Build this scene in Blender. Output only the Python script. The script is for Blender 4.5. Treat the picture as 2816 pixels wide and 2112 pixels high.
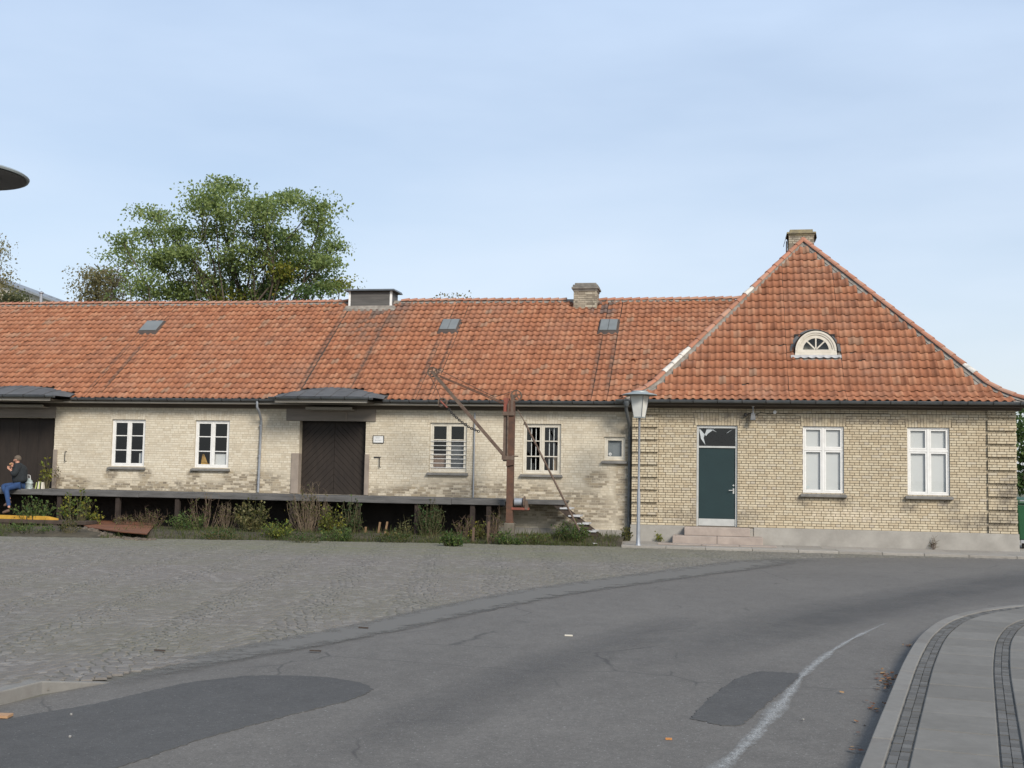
import bpy, bmesh, math, random
import numpy as np
from mathutils import Vector, Matrix
random.seed(7); rng = np.random.default_rng(7)
R = math.radians
for o in list(bpy.data.objects): bpy.data.objects.remove(o)
scene = bpy.context.scene
COL = scene.collection

# ------------------------------------------------------------------ camera
F = 3231.4784                       # focal length in photograph pixels (2816 wide)
YAW, PITCH, ROLL = -.177, .0758, .018
CAM = np.array([0, -31.9113, 1.736])
_cy, _sy = math.cos(YAW), math.sin(YAW)
fwd = np.array([_sy*math.cos(PITCH), _cy*math.cos(PITCH), math.sin(PITCH)])
_r = np.array([_cy, -_sy, 0]); _u = np.cross(_r, fwd)
cr = _r*math.cos(ROLL)+_u*math.sin(ROLL); cu = -_r*math.sin(ROLL)+_u*math.cos(ROLL)
cam_d = bpy.data.cameras.new('camera'); cam = bpy.data.objects.new('camera', cam_d); COL.objects.link(cam)
cam_d.sensor_width = 36; cam_d.lens = 36*F/2816; cam_d.clip_end = 4000; cam_d.clip_start = .1
m = Matrix.Identity(4)
for i in range(3):
    m[i][0] = cr[i]; m[i][1] = cu[i]; m[i][2] = -fwd[i]; m[i][3] = CAM[i]
cam.matrix_world = m
scene.camera = cam

# ------------------------------------------------------------------ light
SUN_EL, SUN_AZ = R(33), R(36)        # azimuth measured from -Y (towards the camera) to +X
sdir = Vector((math.sin(SUN_AZ)*math.cos(SUN_EL), -math.cos(SUN_AZ)*math.cos(SUN_EL), math.sin(SUN_EL)))
sl = bpy.data.lights.new('sun', 'SUN'); sl.energy = 2.8; sl.angle = R(18); sl.color = (1, .935, .84)
sun = bpy.data.objects.new('sun', sl); COL.objects.link(sun)
sun.rotation_euler = sdir.to_track_quat('Z', 'Y').to_euler()
world = bpy.data.worlds.new('World'); scene.world = world; world.use_nodes = True
wn = world.node_tree.nodes; wl = world.node_tree.links; wn.clear()
wo = wn.new('ShaderNodeOutputWorld'); bg = wn.new('ShaderNodeBackground')
sky = wn.new('ShaderNodeTexSky'); sky.sky_type = 'NISHITA'; sky.sun_disc = False
sky.sun_elevation = SUN_EL; sky.sun_rotation = math.pi - SUN_AZ
sky.air_density = 1.0; sky.dust_density = 1.6; sky.ozone_density = 1.5
tc = wn.new('ShaderNodeTexCoord'); mp = wn.new('ShaderNodeMapping'); mp.inputs['Scale'].default_value = (1.2, 1.2, 4.5)
nz = wn.new('ShaderNodeTexNoise'); nz.inputs['Scale'].default_value = 1.7; nz.inputs['Detail'].default_value = 5; nz.inputs['Roughness'].default_value = .5
rp = wn.new('ShaderNodeValToRGB'); rp.color_ramp.elements[0].position = .3; rp.color_ramp.elements[0].color = (.48, .48, .48, 1)
rp.color_ramp.elements[1].position = .75; rp.color_ramp.elements[1].color = (.92, .92, .92, 1)
sx = wn.new('ShaderNodeSeparateXYZ'); hz_ = wn.new('ShaderNodeValToRGB'); e_ = hz_.color_ramp.elements       # veil colour by height above the horizon
e_[0].position = 0; e_[0].color = (.725, .755, .79, 1); e_[1].position = .45; e_[1].color = (.49, .62, .82, 1)
e3 = e_.new(.16); e3.color = (.62, .705, .815, 1)
mul = wn.new('ShaderNodeMixRGB'); mul.blend_type = 'MULTIPLY'; mul.inputs[0].default_value = 1; mul.inputs[2].default_value = (9, 9, 9, 1)
mx = wn.new('ShaderNodeMixRGB')
wl.new(tc.outputs['Generated'], mp.inputs[0]); wl.new(mp.outputs[0], nz.inputs['Vector']); wl.new(nz.outputs[0], rp.inputs[0])
wl.new(tc.outputs['Generated'], sx.inputs[0]); wl.new(sx.outputs[2], hz_.inputs[0]); wl.new(hz_.outputs[0], mul.inputs[1]); wl.new(mul.outputs[0], mx.inputs[2])
wl.new(rp.outputs[0], mx.inputs[0]); wl.new(sky.outputs[0], mx.inputs[1]); wl.new(mx.outputs[0], bg.inputs[0])
bg.inputs[1].default_value = .1
wl.new(bg.outputs[0], wo.inputs[0])
scene.view_settings.view_transform = 'Standard'; scene.view_settings.look = 'None'
scene.view_settings.exposure = .5; scene.view_settings.gamma = 1
scene.render.engine = 'CYCLES'

# ------------------------------------------------------------------ pixels to places
def ray(x, y): return fwd+cr*(x-1408)/F-cu*(y-1056)/F
def onY(x, y, Y):
    d = ray(x, y); return CAM+d*(Y-CAM[1])/d[1]
def onZ(x, y, Z):
    d = ray(x, y); return CAM+d*(Z-CAM[2])/d[2]
def onP(x, y, p, n):
    d = ray(x, y); n = np.array(n, float); return CAM+d*((np.array(p)-CAM)@n)/(d@n)
def depth(p): return float((np.array(p)-CAM)@fwd)
def zw(zx, zy, ox, oy, s): return (ox+zx/s, oy+zy/s)

# ------------------------------------------------------------------ object helpers
ORG = {}
def link(o, parent=None, loc=(0, 0, 0)):
    COL.objects.link(o); loc = np.array(loc, float); ORG[o.name] = loc
    if parent is not None:
        o.parent = parent; o.location = loc-ORG[parent.name]
    else: o.location = loc
    return o
def tag(o, label=None, cat=None, group=None, kind=None):
    if label: o['label'] = label
    if cat: o['category'] = cat
    if group: o['group'] = group
    if kind: o['kind'] = kind
    return o
def empty(name, loc, label=None, cat=None, group=None):
    o = bpy.data.objects.new(name, None); o.empty_display_size = .1
    return tag(link(o, None, loc), label, cat, group)
class MB:
    def __init__(s): s.v = []; s.f = []; s.m = []
    def quad(s, a, b, c, d, mi=0):
        n = len(s.v); s.v += [tuple(a), tuple(b), tuple(c), tuple(d)]; s.f.append((n, n+1, n+2, n+3)); s.m.append(mi); return s
    def poly(s, pts, mi=0):
        n = len(s.v); s.v += [tuple(p) for p in pts]; s.f.append(tuple(range(n, n+len(pts)))); s.m.append(mi); return s
    def box(s, x0, x1, y0, y1, z0, z1, mi=0):
        return s.hexa([(x0, y0, z0), (x1, y0, z0), (x1, y1, z0), (x0, y1, z0)], [(x0, y0, z1), (x1, y0, z1), (x1, y1, z1), (x0, y1, z1)], mi)
    def hexa(s, b, t, mi=0):
        n = len(s.v); k = len(b); s.v += [tuple(p) for p in b]+[tuple(p) for p in t]
        s.f.append(tuple(n+i for i in reversed(range(k)))); s.f.append(tuple(n+k+i for i in range(k)))
        for i in range(k):
            j = (i+1) % k; s.f.append((n+i, n+j, n+k+j, n+k+i))
        s.m += [mi]*(k+2); return s
    def bar(s, a, b, w, h, up=(0, 0, 1), mi=0):
        a = Vector(a); b = Vector(b); d = (b-a).normalized(); u = Vector(up); x = d.cross(u)
        if x.length < 1e-4: x = d.cross(Vector((1, 0, 0)))
        x.normalize(); u = x.cross(d); x *= w/2; u *= h/2
        return s.hexa([a-x-u, a+x-u, a+x+u, a-x+u], [b-x-u, b+x-u, b+x+u, b-x+u], mi)
    def tube(s, path, r, n=8, mi=0, caps=True):
        path = [Vector(p) for p in path]; rs = r if isinstance(r, (list, tuple)) else [r]*len(path); base = len(s.v); ref = None
        for i, p in enumerate(path):
            d = (path[min(i+1, len(path)-1)]-path[max(i-1, 0)]).normalized()
            if ref is None:
                ref = d.cross(Vector((0, 0, 1)))
                if ref.length < .05: ref = d.cross(Vector((0, 1, 0)))
            ref = (ref-d*ref.dot(d)).normalized(); u = d.cross(ref)
            for k in range(n):
                a = 2*math.pi*k/n; s.v.append(tuple(p+(ref*math.cos(a)+u*math.sin(a))*rs[i]))
        for i in range(len(path)-1):
            for k in range(n):
                k2 = (k+1) % n; s.f.append((base+i*n+k, base+i*n+k2, base+(i+1)*n+k2, base+(i+1)*n+k)); s.m.append(mi)
        if caps:
            s.f.append(tuple(base+k for k in reversed(range(n)))); e = base+(len(path)-1)*n; s.f.append(tuple(e+k for k in range(n))); s.m += [mi, mi]
        return s
    def lathe(s, c, prof, n=20, mi=0, axis='z', a0=0, a1=2*math.pi):
        base = len(s.v); full = abs(a1-a0-2*math.pi) < 1e-6; cnt = n if full else n+1
        for (r, h) in prof:
            for k in range(cnt):
                a = a0+(a1-a0)*k/n
                if axis == 'z': s.v.append((c[0]+r*math.cos(a), c[1]+r*math.sin(a), c[2]+h))
                elif axis == 'y': s.v.append((c[0]+r*math.cos(a), c[1]+h, c[2]+r*math.sin(a)))
                else: s.v.append((c[0]+h, c[1]+r*math.cos(a), c[2]+r*math.sin(a)))
        for i in range(len(prof)-1):
            for k in range(n):
                k2 = (k+1) % cnt; s.f.append((base+i*cnt+k, base+i*cnt+k2, base+(i+1)*cnt+k2, base+(i+1)*cnt+k)); s.m.append(mi)
        return s
    def build(s, name, mats, parent=None, smooth=False, bevel=0, loc=(0, 0, 0), rnd=None, fix=True):
        me = bpy.data.meshes.new(name); v = s.v
        if any(loc): v = [(p[0]-loc[0], p[1]-loc[1], p[2]-loc[2]) for p in v]
        me.from_pydata(v, [], s.f)
        if fix:
            bm = bmesh.new(); bm.from_mesh(me)
            if smooth: bmesh.ops.remove_doubles(bm, verts=bm.verts, dist=1e-5)
            bmesh.ops.recalc_face_normals(bm, faces=bm.faces); bm.to_mesh(me); bm.free()
        if not isinstance(mats, (list, tuple)): mats = [mats]
        for mm in mats: me.materials.append(mm)
        if len(mats) > 1 and len(me.polygons) == len(s.m): me.polygons.foreach_set('material_index', s.m)
        if smooth:
            me.polygons.foreach_set('use_smooth', [True]*len(me.polygons))
            me.set_sharp_from_angle(angle=R(40))
        if rnd is not None: setrnd(me, [rnd]*len(me.vertices))
        o = bpy.data.objects.new(name, me); link(o, parent, loc)
        if bevel:
            b = o.modifiers.new('bevel', 'BEVEL'); b.width = bevel; b.segments = 2; b.limit_method = 'ANGLE'; b.angle_limit = R(50)
        return o
def setrnd(me, vals):
    a = me.attributes.new('rnd', 'FLOAT', 'POINT'); a.data.foreach_set('value', np.asarray(vals, np.float32))
def npmesh(name, V, Fc, mat, parent=None, rnd=None, smooth=False, kind=None):
    me = bpy.data.meshes.new(name); me.from_pydata(V.tolist(), [], Fc.tolist() if hasattr(Fc, 'tolist') else Fc)
    me.materials.append(mat)
    if rnd is not None: setrnd(me, rnd)
    if smooth: me.polygons.foreach_set('use_smooth', [True]*len(me.polygons))
    o = bpy.data.objects.new(name, me); link(o, parent)
    if kind: o['kind'] = kind
    return o
def scatter(name, tv, tf, pos, bas, mat, parent=None, kind=None, rnd=None, smooth=False):
    """tv (k,3) template, pos (N,3), bas (N,3,3) columns are local axes"""
    N, k = len(pos), len(tv)
    V = (np.einsum('nij,kj->nki', bas, tv)+pos[:, None, :]).reshape(-1, 3)
    fa = [list(f) for f in tf]; FF = []
    for i in range(N):
        o = i*k; FF += [[x+o for x in f] for f in fa]
    if rnd is None: rnd = rng.random(N)
    return npmesh(name, V, FF, mat, parent, np.repeat(rnd, k), smooth, kind)
def piece(name, me, parent, loc, basis=None):
    o = bpy.data.objects.new(name, me); COL.objects.link(o); o.parent = parent
    if basis is not None:
        M = Matrix.Identity(4)
        for i in range(3):
            for j in range(3): M[i][j] = basis[i][j]
        M.translation = Vector(np.array(loc)-ORG[parent.name]); o.matrix_local = M
    else: o.location = np.array(loc)-ORG[parent.name]
    return o
def tmesh(name, tv, tf, mat, smooth=False):
    me = bpy.data.meshes.new(name); me.from_pydata([tuple(p) for p in tv], [], [tuple(f) for f in tf]); me.materials.append(mat)
    setrnd(me, [0]*len(tv))
    if smooth: me.polygons.foreach_set('use_smooth', [True]*len(me.polygons))
    return me

# ------------------------------------------------------------------ materials
class NT:
    def __init__(s, name):
        s.mat = bpy.data.materials.new(name); s.mat.use_nodes = True; s.t = s.mat.node_tree; s.t.nodes.clear()
        s.out = s.n('ShaderNodeOutputMaterial'); s.geo = s.n('ShaderNodeNewGeometry')
    def n(s, k, **kw):
        x = s.t.nodes.new(k)
        for a, b in kw.items(): setattr(x, a, b)
        return x
    def l(s, a, b): s.t.links.new(a, b)
    def noise(s, scale, detail=4, rough=.55, stretch=None, off=0):
        v = s.geo.outputs['Position']
        if stretch or off:
            mp = s.n('ShaderNodeMapping'); mp.inputs['Scale'].default_value = stretch or (1, 1, 1); mp.inputs['Location'].default_value = (off, off*.7, off*.3)
            s.l(v, mp.inputs[0]); v = mp.outputs[0]
        x = s.n('ShaderNodeTexNoise'); x.inputs['Scale'].default_value = scale; x.inputs['Detail'].default_value = detail; x.inputs['Roughness'].default_value = rough
        s.l(v, x.inputs['Vector']); return x.outputs[0]
    def ramp(s, fac, stops):
        x = s.n('ShaderNodeValToRGB'); e = x.color_ramp.elements
        while len(e) < len(stops): e.new(.5)
        for i, (p, c) in enumerate(stops):
            e[i].position = p; e[i].color = (*c, 1) if not isinstance(c, (int, float)) else (c, c, c, 1)
        s.l(fac, x.inputs[0]); return x.outputs[0]
    def mix(s, fac, a, b, mode='MIX'):
        x = s.n('ShaderNodeMixRGB', blend_type=mode)
        for i, q in ((0, fac), (1, a), (2, b)):
            if hasattr(q, 'is_output'): s.l(q, x.inputs[i])
            elif isinstance(q, (int, float)): x.inputs[i].default_value = q if i == 0 else (q, q, q, 1)
            else: x.inputs[i].default_value = (*q, 1)
        return x.outputs[0]
    def math(s, op, a, b=0):
        x = s.n('ShaderNodeMath', operation=op)
        for i, q in ((0, a), (1, b)):
            if hasattr(q, 'is_output'): s.l(q, x.inputs[i])
            else: x.inputs[i].default_value = q
        return x.outputs[0]
    def rnd(s):
        a = s.n('ShaderNodeAttribute', attribute_name='rnd'); o = s.n('ShaderNodeObjectInfo')
        return s.math('FRACT', s.math('ADD', a.outputs['Fac'], o.outputs['Random']))
    def blob(s, c, r, rx=0):
        """soft spot: 1 at c falling to 0 at the ellipsoid radius r"""
        mp = s.n('ShaderNodeMapping', vector_type='TEXTURE'); mp.inputs['Location'].default_value = c; mp.inputs['Scale'].default_value = r; mp.inputs['Rotation'].default_value = (rx, 0, 0)
        s.l(s.geo.outputs['Position'], mp.inputs[0])
        g = s.n('ShaderNodeTexGradient', gradient_type='SPHERICAL'); s.l(mp.outputs[0], g.inputs[0]); return g.outputs[0]
    def done(s, col, rough=.8, bump=None, metal=0, spec=.5, trans=0):
        b = s.n('ShaderNodeBsdfPrincipled')
        for k, q in (('Base Color', col), ('Roughness', rough), ('Metallic', metal)):
            if hasattr(q, 'is_output'): s.l(q, b.inputs[k])
            else: b.inputs[k].default_value = (*q, 1) if k == 'Base Color' else q
        b.inputs['Specular IOR Level'].default_value = spec
        if bump is not None:
            bp = s.n('ShaderNodeBump'); bp.inputs['Strength'].default_value = bump[1]; bp.inputs['Distance'].default_value = bump[2] if len(bump) > 2 else .01
            s.l(bump[0], bp.inputs['Height']); s.l(bp.outputs[0], b.inputs['Normal'])
        sh = b.outputs[0]
        if trans:
            tr = s.n('ShaderNodeBsdfTranslucent'); s.l(col, tr.inputs[0]) if hasattr(col, 'is_output') else None
            ms = s.n('ShaderNodeMixShader'); ms.inputs[0].default_value = trans; s.l(sh, ms.inputs[1]); s.l(tr.outputs[0], ms.inputs[2]); sh = ms.outputs[0]
        s.l(sh, s.out.inputs[0]); return s.mat
def simple(name, c1, c2=None, scale=6, rough=.7, metal=0, bs=60, bump=.15, spec=.4, stretch=None):
    t = NT(name); c2 = c2 or tuple(x*.75 for x in c1)
    n1 = t.noise(scale, 5, .6, stretch); col = t.ramp(n1, [(.3, c2), (.7, c1)])
    nb = t.noise(bs, 3, .6, stretch)
    return t.done(col, rough, (nb, bump, .005), metal, spec)
def by_rnd(name, stops, scale=5, dirt=(.25, .2, .15), dirt_amt=.35, rough=.85, bs=40, bump=.3, extra=None, spec=.3, trans=0):
    t = NT(name); col = t.ramp(t.rnd(), stops)
    n1 = t.noise(scale, 5, .65); col = t.mix(t.ramp(n1, [(.48, 0.), (.75, dirt_amt)]), col, dirt)
    n2 = t.noise(scale*7, 3, .6, None, 3.1); col = t.mix(.35, col, t.ramp(n2, [(.25, .55), (.75, 1.)]), 'MULTIPLY')
    if extra: col = extra(t, col)
    return t.done(col, rough, (t.noise(bs, 4, .65), bump, .006), 0, spec, trans)
M = {}
# house yellow brick
def house_extra(t, col):
    st = None
    for c, r in [((4.72, -.3, 1.12), (.35, .3, .3)), ((5.75, -.3, 1.12), (.35, .3, .3)), ((2.1, -.3, 1.17), (.3, .3, .22)), ((3.14, -.3, 1.17), (.3, .3, .22)), ((.4, -.3, 3.3), (.7, .3, .25)), ((7.2, -.3, 1.3), (.45, .4, .8)), ((-.2, -.3, .7), (1.6, .4, .35)), ((2.6, -.35, 3.25), (6, .4, .12)), ((6.6, -.3, .7), (1.2, .4, .3))]:
        b = t.blob(c, r); st = b if st is None else t.math('MAXIMUM', st, b)
    w = t.math('MULTIPLY', t.ramp(st, [(.0, 0.), (.55, 1.)]), t.ramp(t.noise(5, 6, .7, None, 5), [(.35, 0.), (.62, 1.)]))
    col = t.mix(t.math('MULTIPLY', w, .85), col, (.17, .145, .115))
    pale = t.blob((3.4, -.3, .82), (1.6, .3, .2)); pw = t.math('MULTIPLY', t.ramp(pale, [(0., 0.), (.5, 1.)]), t.ramp(t.noise(7, 4, .6, None, 9), [(.4, 0.), (.6, .8)]))
    return t.mix(pw, col, (.62, .53, .40))
M['brick'] = by_rnd('yellow_brick', [(0, (.47, .385, .262)), (.3, (.52, .435, .303)), (.62, (.55, .468, .33)), (.88, (.57, .495, .36)), (1, (.49, .425, .33))], 2.2, (.36, .305, .225), .35, .9, 55, .45, house_extra)
M['mortar'] = simple('dark_mortar', (.21, .175, .13), (.14, .115, .088), 9, .95, bs=120, bump=.4)
def ware_extra(t, col):
    st = None
    for c, r in [((-6.2, 0, 1.0), (3.8, .5, .75)), ((-3.9, 0, .8), (1.6, .5, .75)), ((-13.1, 0, 1.25), (1.4, .5, .6)), ((-8.2, 0, 1.1), (2.0, .5, .35)), ((-18.9, 0, 1.2), (1.0, .5, .35)), ((-2.5, 0, 1.6), (.5, .5, 2.2)), ((-15.6, 0, 1.15), (3.5, .5, .3)), ((-11, 0, 1.15), (2.5, .5, .4)), ((-17.6, 0, 1.5), (.3, .5, .25)), ((-16.5, 0, 1.5), (.3, .5, .25)), ((-15, 0, 1.5), (.3, .5, .25)), ((-13.9, 0, 1.5), (.3, .5, .25)), ((-3.3, 0, 1.6), (.5, .5, .35))]:
        b = t.blob(c, r); st = b if st is None else t.math('MAXIMUM', st, b)
    a = t.noise(3.2, 6, .75, (1, 1, 2.2), 2)
    w = t.math('MULTIPLY', t.ramp(st, [(.05, 0.), (.45, 1.)]), t.ramp(t.math('ADD', t.math('MULTIPLY', a, .6), t.math('MULTIPLY', t.rnd(), .4)), [(.36, 0.), (.50, 1.)]))
    col = t.mix(t.math('MULTIPLY', w, .9), col, t.ramp(t.rnd(), [(0, (.075, .062, .05)), (.5, (.15, .12, .085)), (1, (.32, .26, .175))]))
    gy = t.ramp(t.noise(.9, 5, .65, (1, 1, 1.4), 7), [(.48, 0.), (.72, .5)])
    return t.mix(gy, col, (.40, .35, .275))
M['wbrick'] = by_rnd('limewashed_brick', [(0, (.55, .48, .365)), (.25, (.61, .54, .42)), (.6, (.64, .575, .455)), (.93, (.67, .61, .49)), (1, (.53, .455, .34))], 1.6, (.50, .42, .30), .4, .92, 50, .4, ware_extra)
M['wmortar'] = simple('limewashed_joint', (.50, .44, .335), (.36, .31, .23), 5, .95, bs=90, bump=.4)
# clay tiles
def tile_extra(t, col):
    gy = t.math('MULTIPLY', t.ramp(t.noise(.7, 5, .65, None, 4), [(.46, 0.), (.75, .38)]), t.ramp(t.noise(9, 4, .7, None, 6), [(.35, .2), (.65, 1.)]))
    col = t.mix(gy, col, (.27, .22, .18))
    lich = t.ramp(t.noise(14, 3, .6, None, 8), [(.68, 0.), (.74, .5)])
    col = t.mix(lich, col, (.36, .34, .28))
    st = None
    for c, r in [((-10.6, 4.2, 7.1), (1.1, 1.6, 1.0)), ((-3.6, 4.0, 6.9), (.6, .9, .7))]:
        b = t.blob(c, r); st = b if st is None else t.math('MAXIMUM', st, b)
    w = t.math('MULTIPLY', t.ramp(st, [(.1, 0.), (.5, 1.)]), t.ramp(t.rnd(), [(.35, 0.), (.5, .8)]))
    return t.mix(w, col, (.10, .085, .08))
TILE_STOPS = [(0, (.235, .096, .052)), (.15, (.30, .123, .066)), (.5, (.335, .140, .075)), (.8, (.36, .155, .083)), (.95, (.39, .185, .105)), (1, (.29, .17, .11))]
M['tile'] = by_rnd('clay_tile', TILE_STOPS, 1.3, (.27, .15, .095), .3, .85, 45, .4, tile_extra, spec=.25)
M['ridge'] = by_rnd('ridge_tile_clay', [(0, (.33, .15, .09)), (.5, (.42, .19, .12)), (1, (.44, .25, .17))], 3, (.25, .2, .16), .6, .9, 40, .4)
M['white_tile'] = simple('limewashed_hip_tile', (.66, .62, .56), (.42, .39, .34), 9, .9, bs=50, bump=.4)
M['bedding'] = simple('hip_mortar', (.30, .27, .23), (.15, .13, .11), 7, .95, bs=30, bump=.8)
M['underlay'] = simple('roof_underlay', (.09, .07, .06), (.05, .04, .035), 3, .95)
M['zinc'] = simple('weathered_zinc', (.16, .165, .17), (.10, .105, .11), 2.5, .55, .35, 30, .1, .5)
M['lead'] = simple('grey_lead', (.115, .115, .115), (.075, .075, .076), 3, .8, 0, 25, .2, .2)
M['zinc_light'] = simple('light_zinc_edge', (.42, .42, .41), (.30, .30, .30), 4, .55, .2)
M['gutter'] = simple('dark_gutter', (.135, .145, .15), (.085, .093, .098), 3, .4, .3, 20, .1, .5)
M['frieze'] = simple('brown_frieze_board', (.115, .092, .07), (.07, .056, .043), 3, .8, stretch=(.3, 1, 4))
M['strip'] = simple('pale_grey_board', (.36, .33, .28), (.25, .225, .19), 4, .75, stretch=(.3, 1, 4))
M['white'] = simple('white_paint', (.74, .73, .70), (.64, .63, .60), 7, .5, bs=30, bump=.08)
M['cream'] = simple('cream_paint', (.64, .60, .51), (.50, .46, .38), 6, .6, bs=30, bump=.15)
M['sill'] = simple('grey_sill_stone', (.20, .19, .175), (.125, .12, .11), 6, .8, bs=60, bump=.3)
M['plinth'] = simple('grey_cement_plinth', (.35, .33, .295), (.24, .225, .20), 1.8, .92, bs=40, bump=.35)
M['step'] = simple('pinkish_stone_step', (.37, .31, .265), (.27, .225, .195), 3.5, .9, bs=60, bump=.3)
M['lintel'] = simple('painted_timber_lintel', (.25, .215, .18), (.17, .148, .125), 2, .8, stretch=(.4, 1, 3))
M['jamb'] = simple('beige_jamb_guard', (.30, .25, .205), (.21, .175, .145), 3, .85)
M['door_brown'] = simple('dark_brown_boards', (.032, .024, .019), (.021, .016, .013), 4, .7, stretch=(2, 1, .4), spec=.3)
M['door_green'] = simple('dark_green_door', (.012, .031, .033), (.010, .026, .028), 2, .45, spec=.4)
M['alu'] = simple('pale_aluminium', (.56, .56, .53), (.46, .46, .44), 5, .4, .35, 40, .05)
M['blind'] = simple('white_blind', (.54, .53, .515), (.51, .505, .49), 1.5, .9)
M['steel'] = simple('galvanised_steel', (.33, .345, .37), (.26, .275, .295), 6, .5, .4, 30, .08)
M['iron'] = simple('black_iron', (.03, .028, .026), (.02, .018, .017), 8, .7)
M['rust'] = simple('brown_rust', (.135, .066, .040), (.065, .040, .030), 5, .9, bs=60, bump=.5)
M['rust_grey'] = simple('worn_rusty_steel', (.17, .125, .095), (.085, .055, .04), 7, .8, .2, 50, .4)
M['red_paint'] = simple('faded_red_paint', (.26, .07, .045), (.14, .05, .035), 7, .75)
M['rust_plate'] = simple('orange_rust_sheet', (.20, .078, .036), (.115, .048, .026), 2, .9, bs=30, bump=.4)
M['yellow'] = simple('yellow_painted_beam', (.50, .29, .04), (.36, .19, .025), 5, .8)
M['timber'] = simple('grey_old_timber', (.135, .13, .125), (.062, .06, .058), 4, .9, bs=30, bump=.5, stretch=(.4, 3, 3))
M['timber_dark'] = simple('dark_old_timber', (.075, .055, .042), (.04, .03, .024), 5, .95, bs=30, bump=.5)
M['rubble'] = simple('dirty_rubble', (.16, .13, .10), (.06, .05, .04), 12, .95, bs=30, bump=.6)
M['post'] = simple('dark_stained_post', (.042, .03, .024), (.022, .016, .013), 5, .95)
M['dock_shade'] = simple('underdock_shade_black', (.022, .018, .015), (.012, .01, .009), 4, .95)  # near-black: the shade under the dock is put into this colour
M['footing'] = simple('mossy_footing', (.15, .13, .10), (.09, .08, .06), 5, .95, bs=30, bump=.5)
M['concrete'] = simple('grey_concrete', (.33, .32, .295), (.22, .21, .195), 3, .92, bs=70, bump=.3)
M['tread'] = simple('pale_grey_tread', (.50, .50, .50), (.36, .36, .36), 6, .8)
M['soil'] = simple('dark_soil', (.085, .07, .045), (.04, .034, .022), 3, 1, bs=25, bump=.8)
M['bin'] = simple('green_bin_plastic', (.012, .075, .03), (.010, .06, .025), 3, .45)
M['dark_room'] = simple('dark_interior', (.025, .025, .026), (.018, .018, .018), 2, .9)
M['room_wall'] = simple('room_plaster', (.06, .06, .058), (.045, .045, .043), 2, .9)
M['card'] = simple('brown_cardboard', (.34, .24, .15), (.28, .2, .12), 3, .9)
M['lamp_glass'] = simple('milky_lamp_glass', (.70, .69, .64), (.60, .59, .54), 5, .35, spec=.5)
M['hat'] = simple('greygreen_lamp_hat', (.34, .37, .36), (.26, .29, .285), 6, .5, .3)
M['paper'] = simple('white_paper', (.75, .75, .73), None, 3)
M['skin'] = simple('skin', (.47, .25, .17), (.42, .21, .14), 8, .6)
M['hair'] = simple('greying_hair', (.15, .115, .08), (.075, .055, .04), 60, .8, bs=160, bump=.6)
M['jacket'] = simple('dark_grey_fleece', (.025, .029, .032), (.015, .018, .02), 12, .95, bs=30, bump=.5)
M['jeans'] = simple('blue_denim', (.024, .058, .145), (.016, .038, .10), 9, .9, bs=25, bump=.4)
M['shoe'] = simple('brown_shoe', (.12, .07, .045), (.07, .04, .028), 12, .7)
M['far_wall'] = simple('pale_render', (.60, .56, .48), (.54, .50, .43), 1, .9)
M['far_roof'] = simple('grey_metal_roof', (.26, .28, .30), (.2, .215, .23), 1, .6, .2)
M['bark'] = simple('grey_brown_bark', (.12, .095, .07), (.055, .043, .033), 6, .95, bs=20, bump=.8, stretch=(1, 1, .3))
def leafmat(name, a, b, c): return by_rnd(name, [(0, a), (.5, b), (1, c)], .8, (.03, .05, .015), .25, .6, 30, .0, None, .35, .45)
M['leaf'] = leafmat('maple_leaf', (.155, .225, .07), (.22, .29, .09), (.29, .34, .11))
M['weed'] = leafmat('weed_leaf', (.075, .125, .03), (.11, .165, .04), (.16, .20, .05))
M['weed_dark'] = leafmat('dark_weed_leaf', (.035, .075, .02), (.055, .105, .027), (.085, .14, .035))
M['weed_grey'] = leafmat('greygreen_weed_leaf', (.055, .07, .03), (.08, .095, .042), (.11, .12, .055))
M['leaf_yel'] = leafmat('yellowing_leaf', (.15, .19, .03), (.22, .24, .035), (.30, .26, .04))
M['leaf_brown'] = leafmat('brownish_leaf', (.19, .165, .075), (.25, .21, .095), (.23, .23, .095))
M['leaf_will'] = leafmat('willow_leaf', (.085, .10, .042), (.12, .13, .055), (.15, .15, .07))
M['leaf_dark'] = leafmat('dark_green_leaf', (.07, .125, .038), (.10, .17, .05), (.145, .215, .068))
M['leaf_olive'] = leafmat('olive_leaf', (.06, .075, .02), (.10, .10, .025), (.15, .12, .035))
M['twig'] = by_rnd('dry_twig', [(0, (.10, .065, .045)), (.5, (.15, .10, .07)), (1, (.20, .15, .10))], 3)
M['grass'] = leafmat('verge_grass', (.055, .085, .02), (.09, .115, .03), (.16, .145, .06))
M['dead_leaf'] = by_rnd('fallen_leaf', [(0, (.14, .05, .025)), (.5, (.24, .10, .04)), (1, (.32, .20, .09))], 3)
M['zinc_pane'] = simple('grey_sheet_pane', (.19, .20, .195), (.15, .16, .155), 3, .55, .1)
M['zinc_box'] = simple('grey_slate_cladding', (.125, .12, .115), (.085, .082, .078), 3, .7)
M['ventboard'] = simple('grey_lap_boards', (.115, .108, .10), (.075, .071, .066), 3, .75, stretch=(.4, 1, 3))
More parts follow.
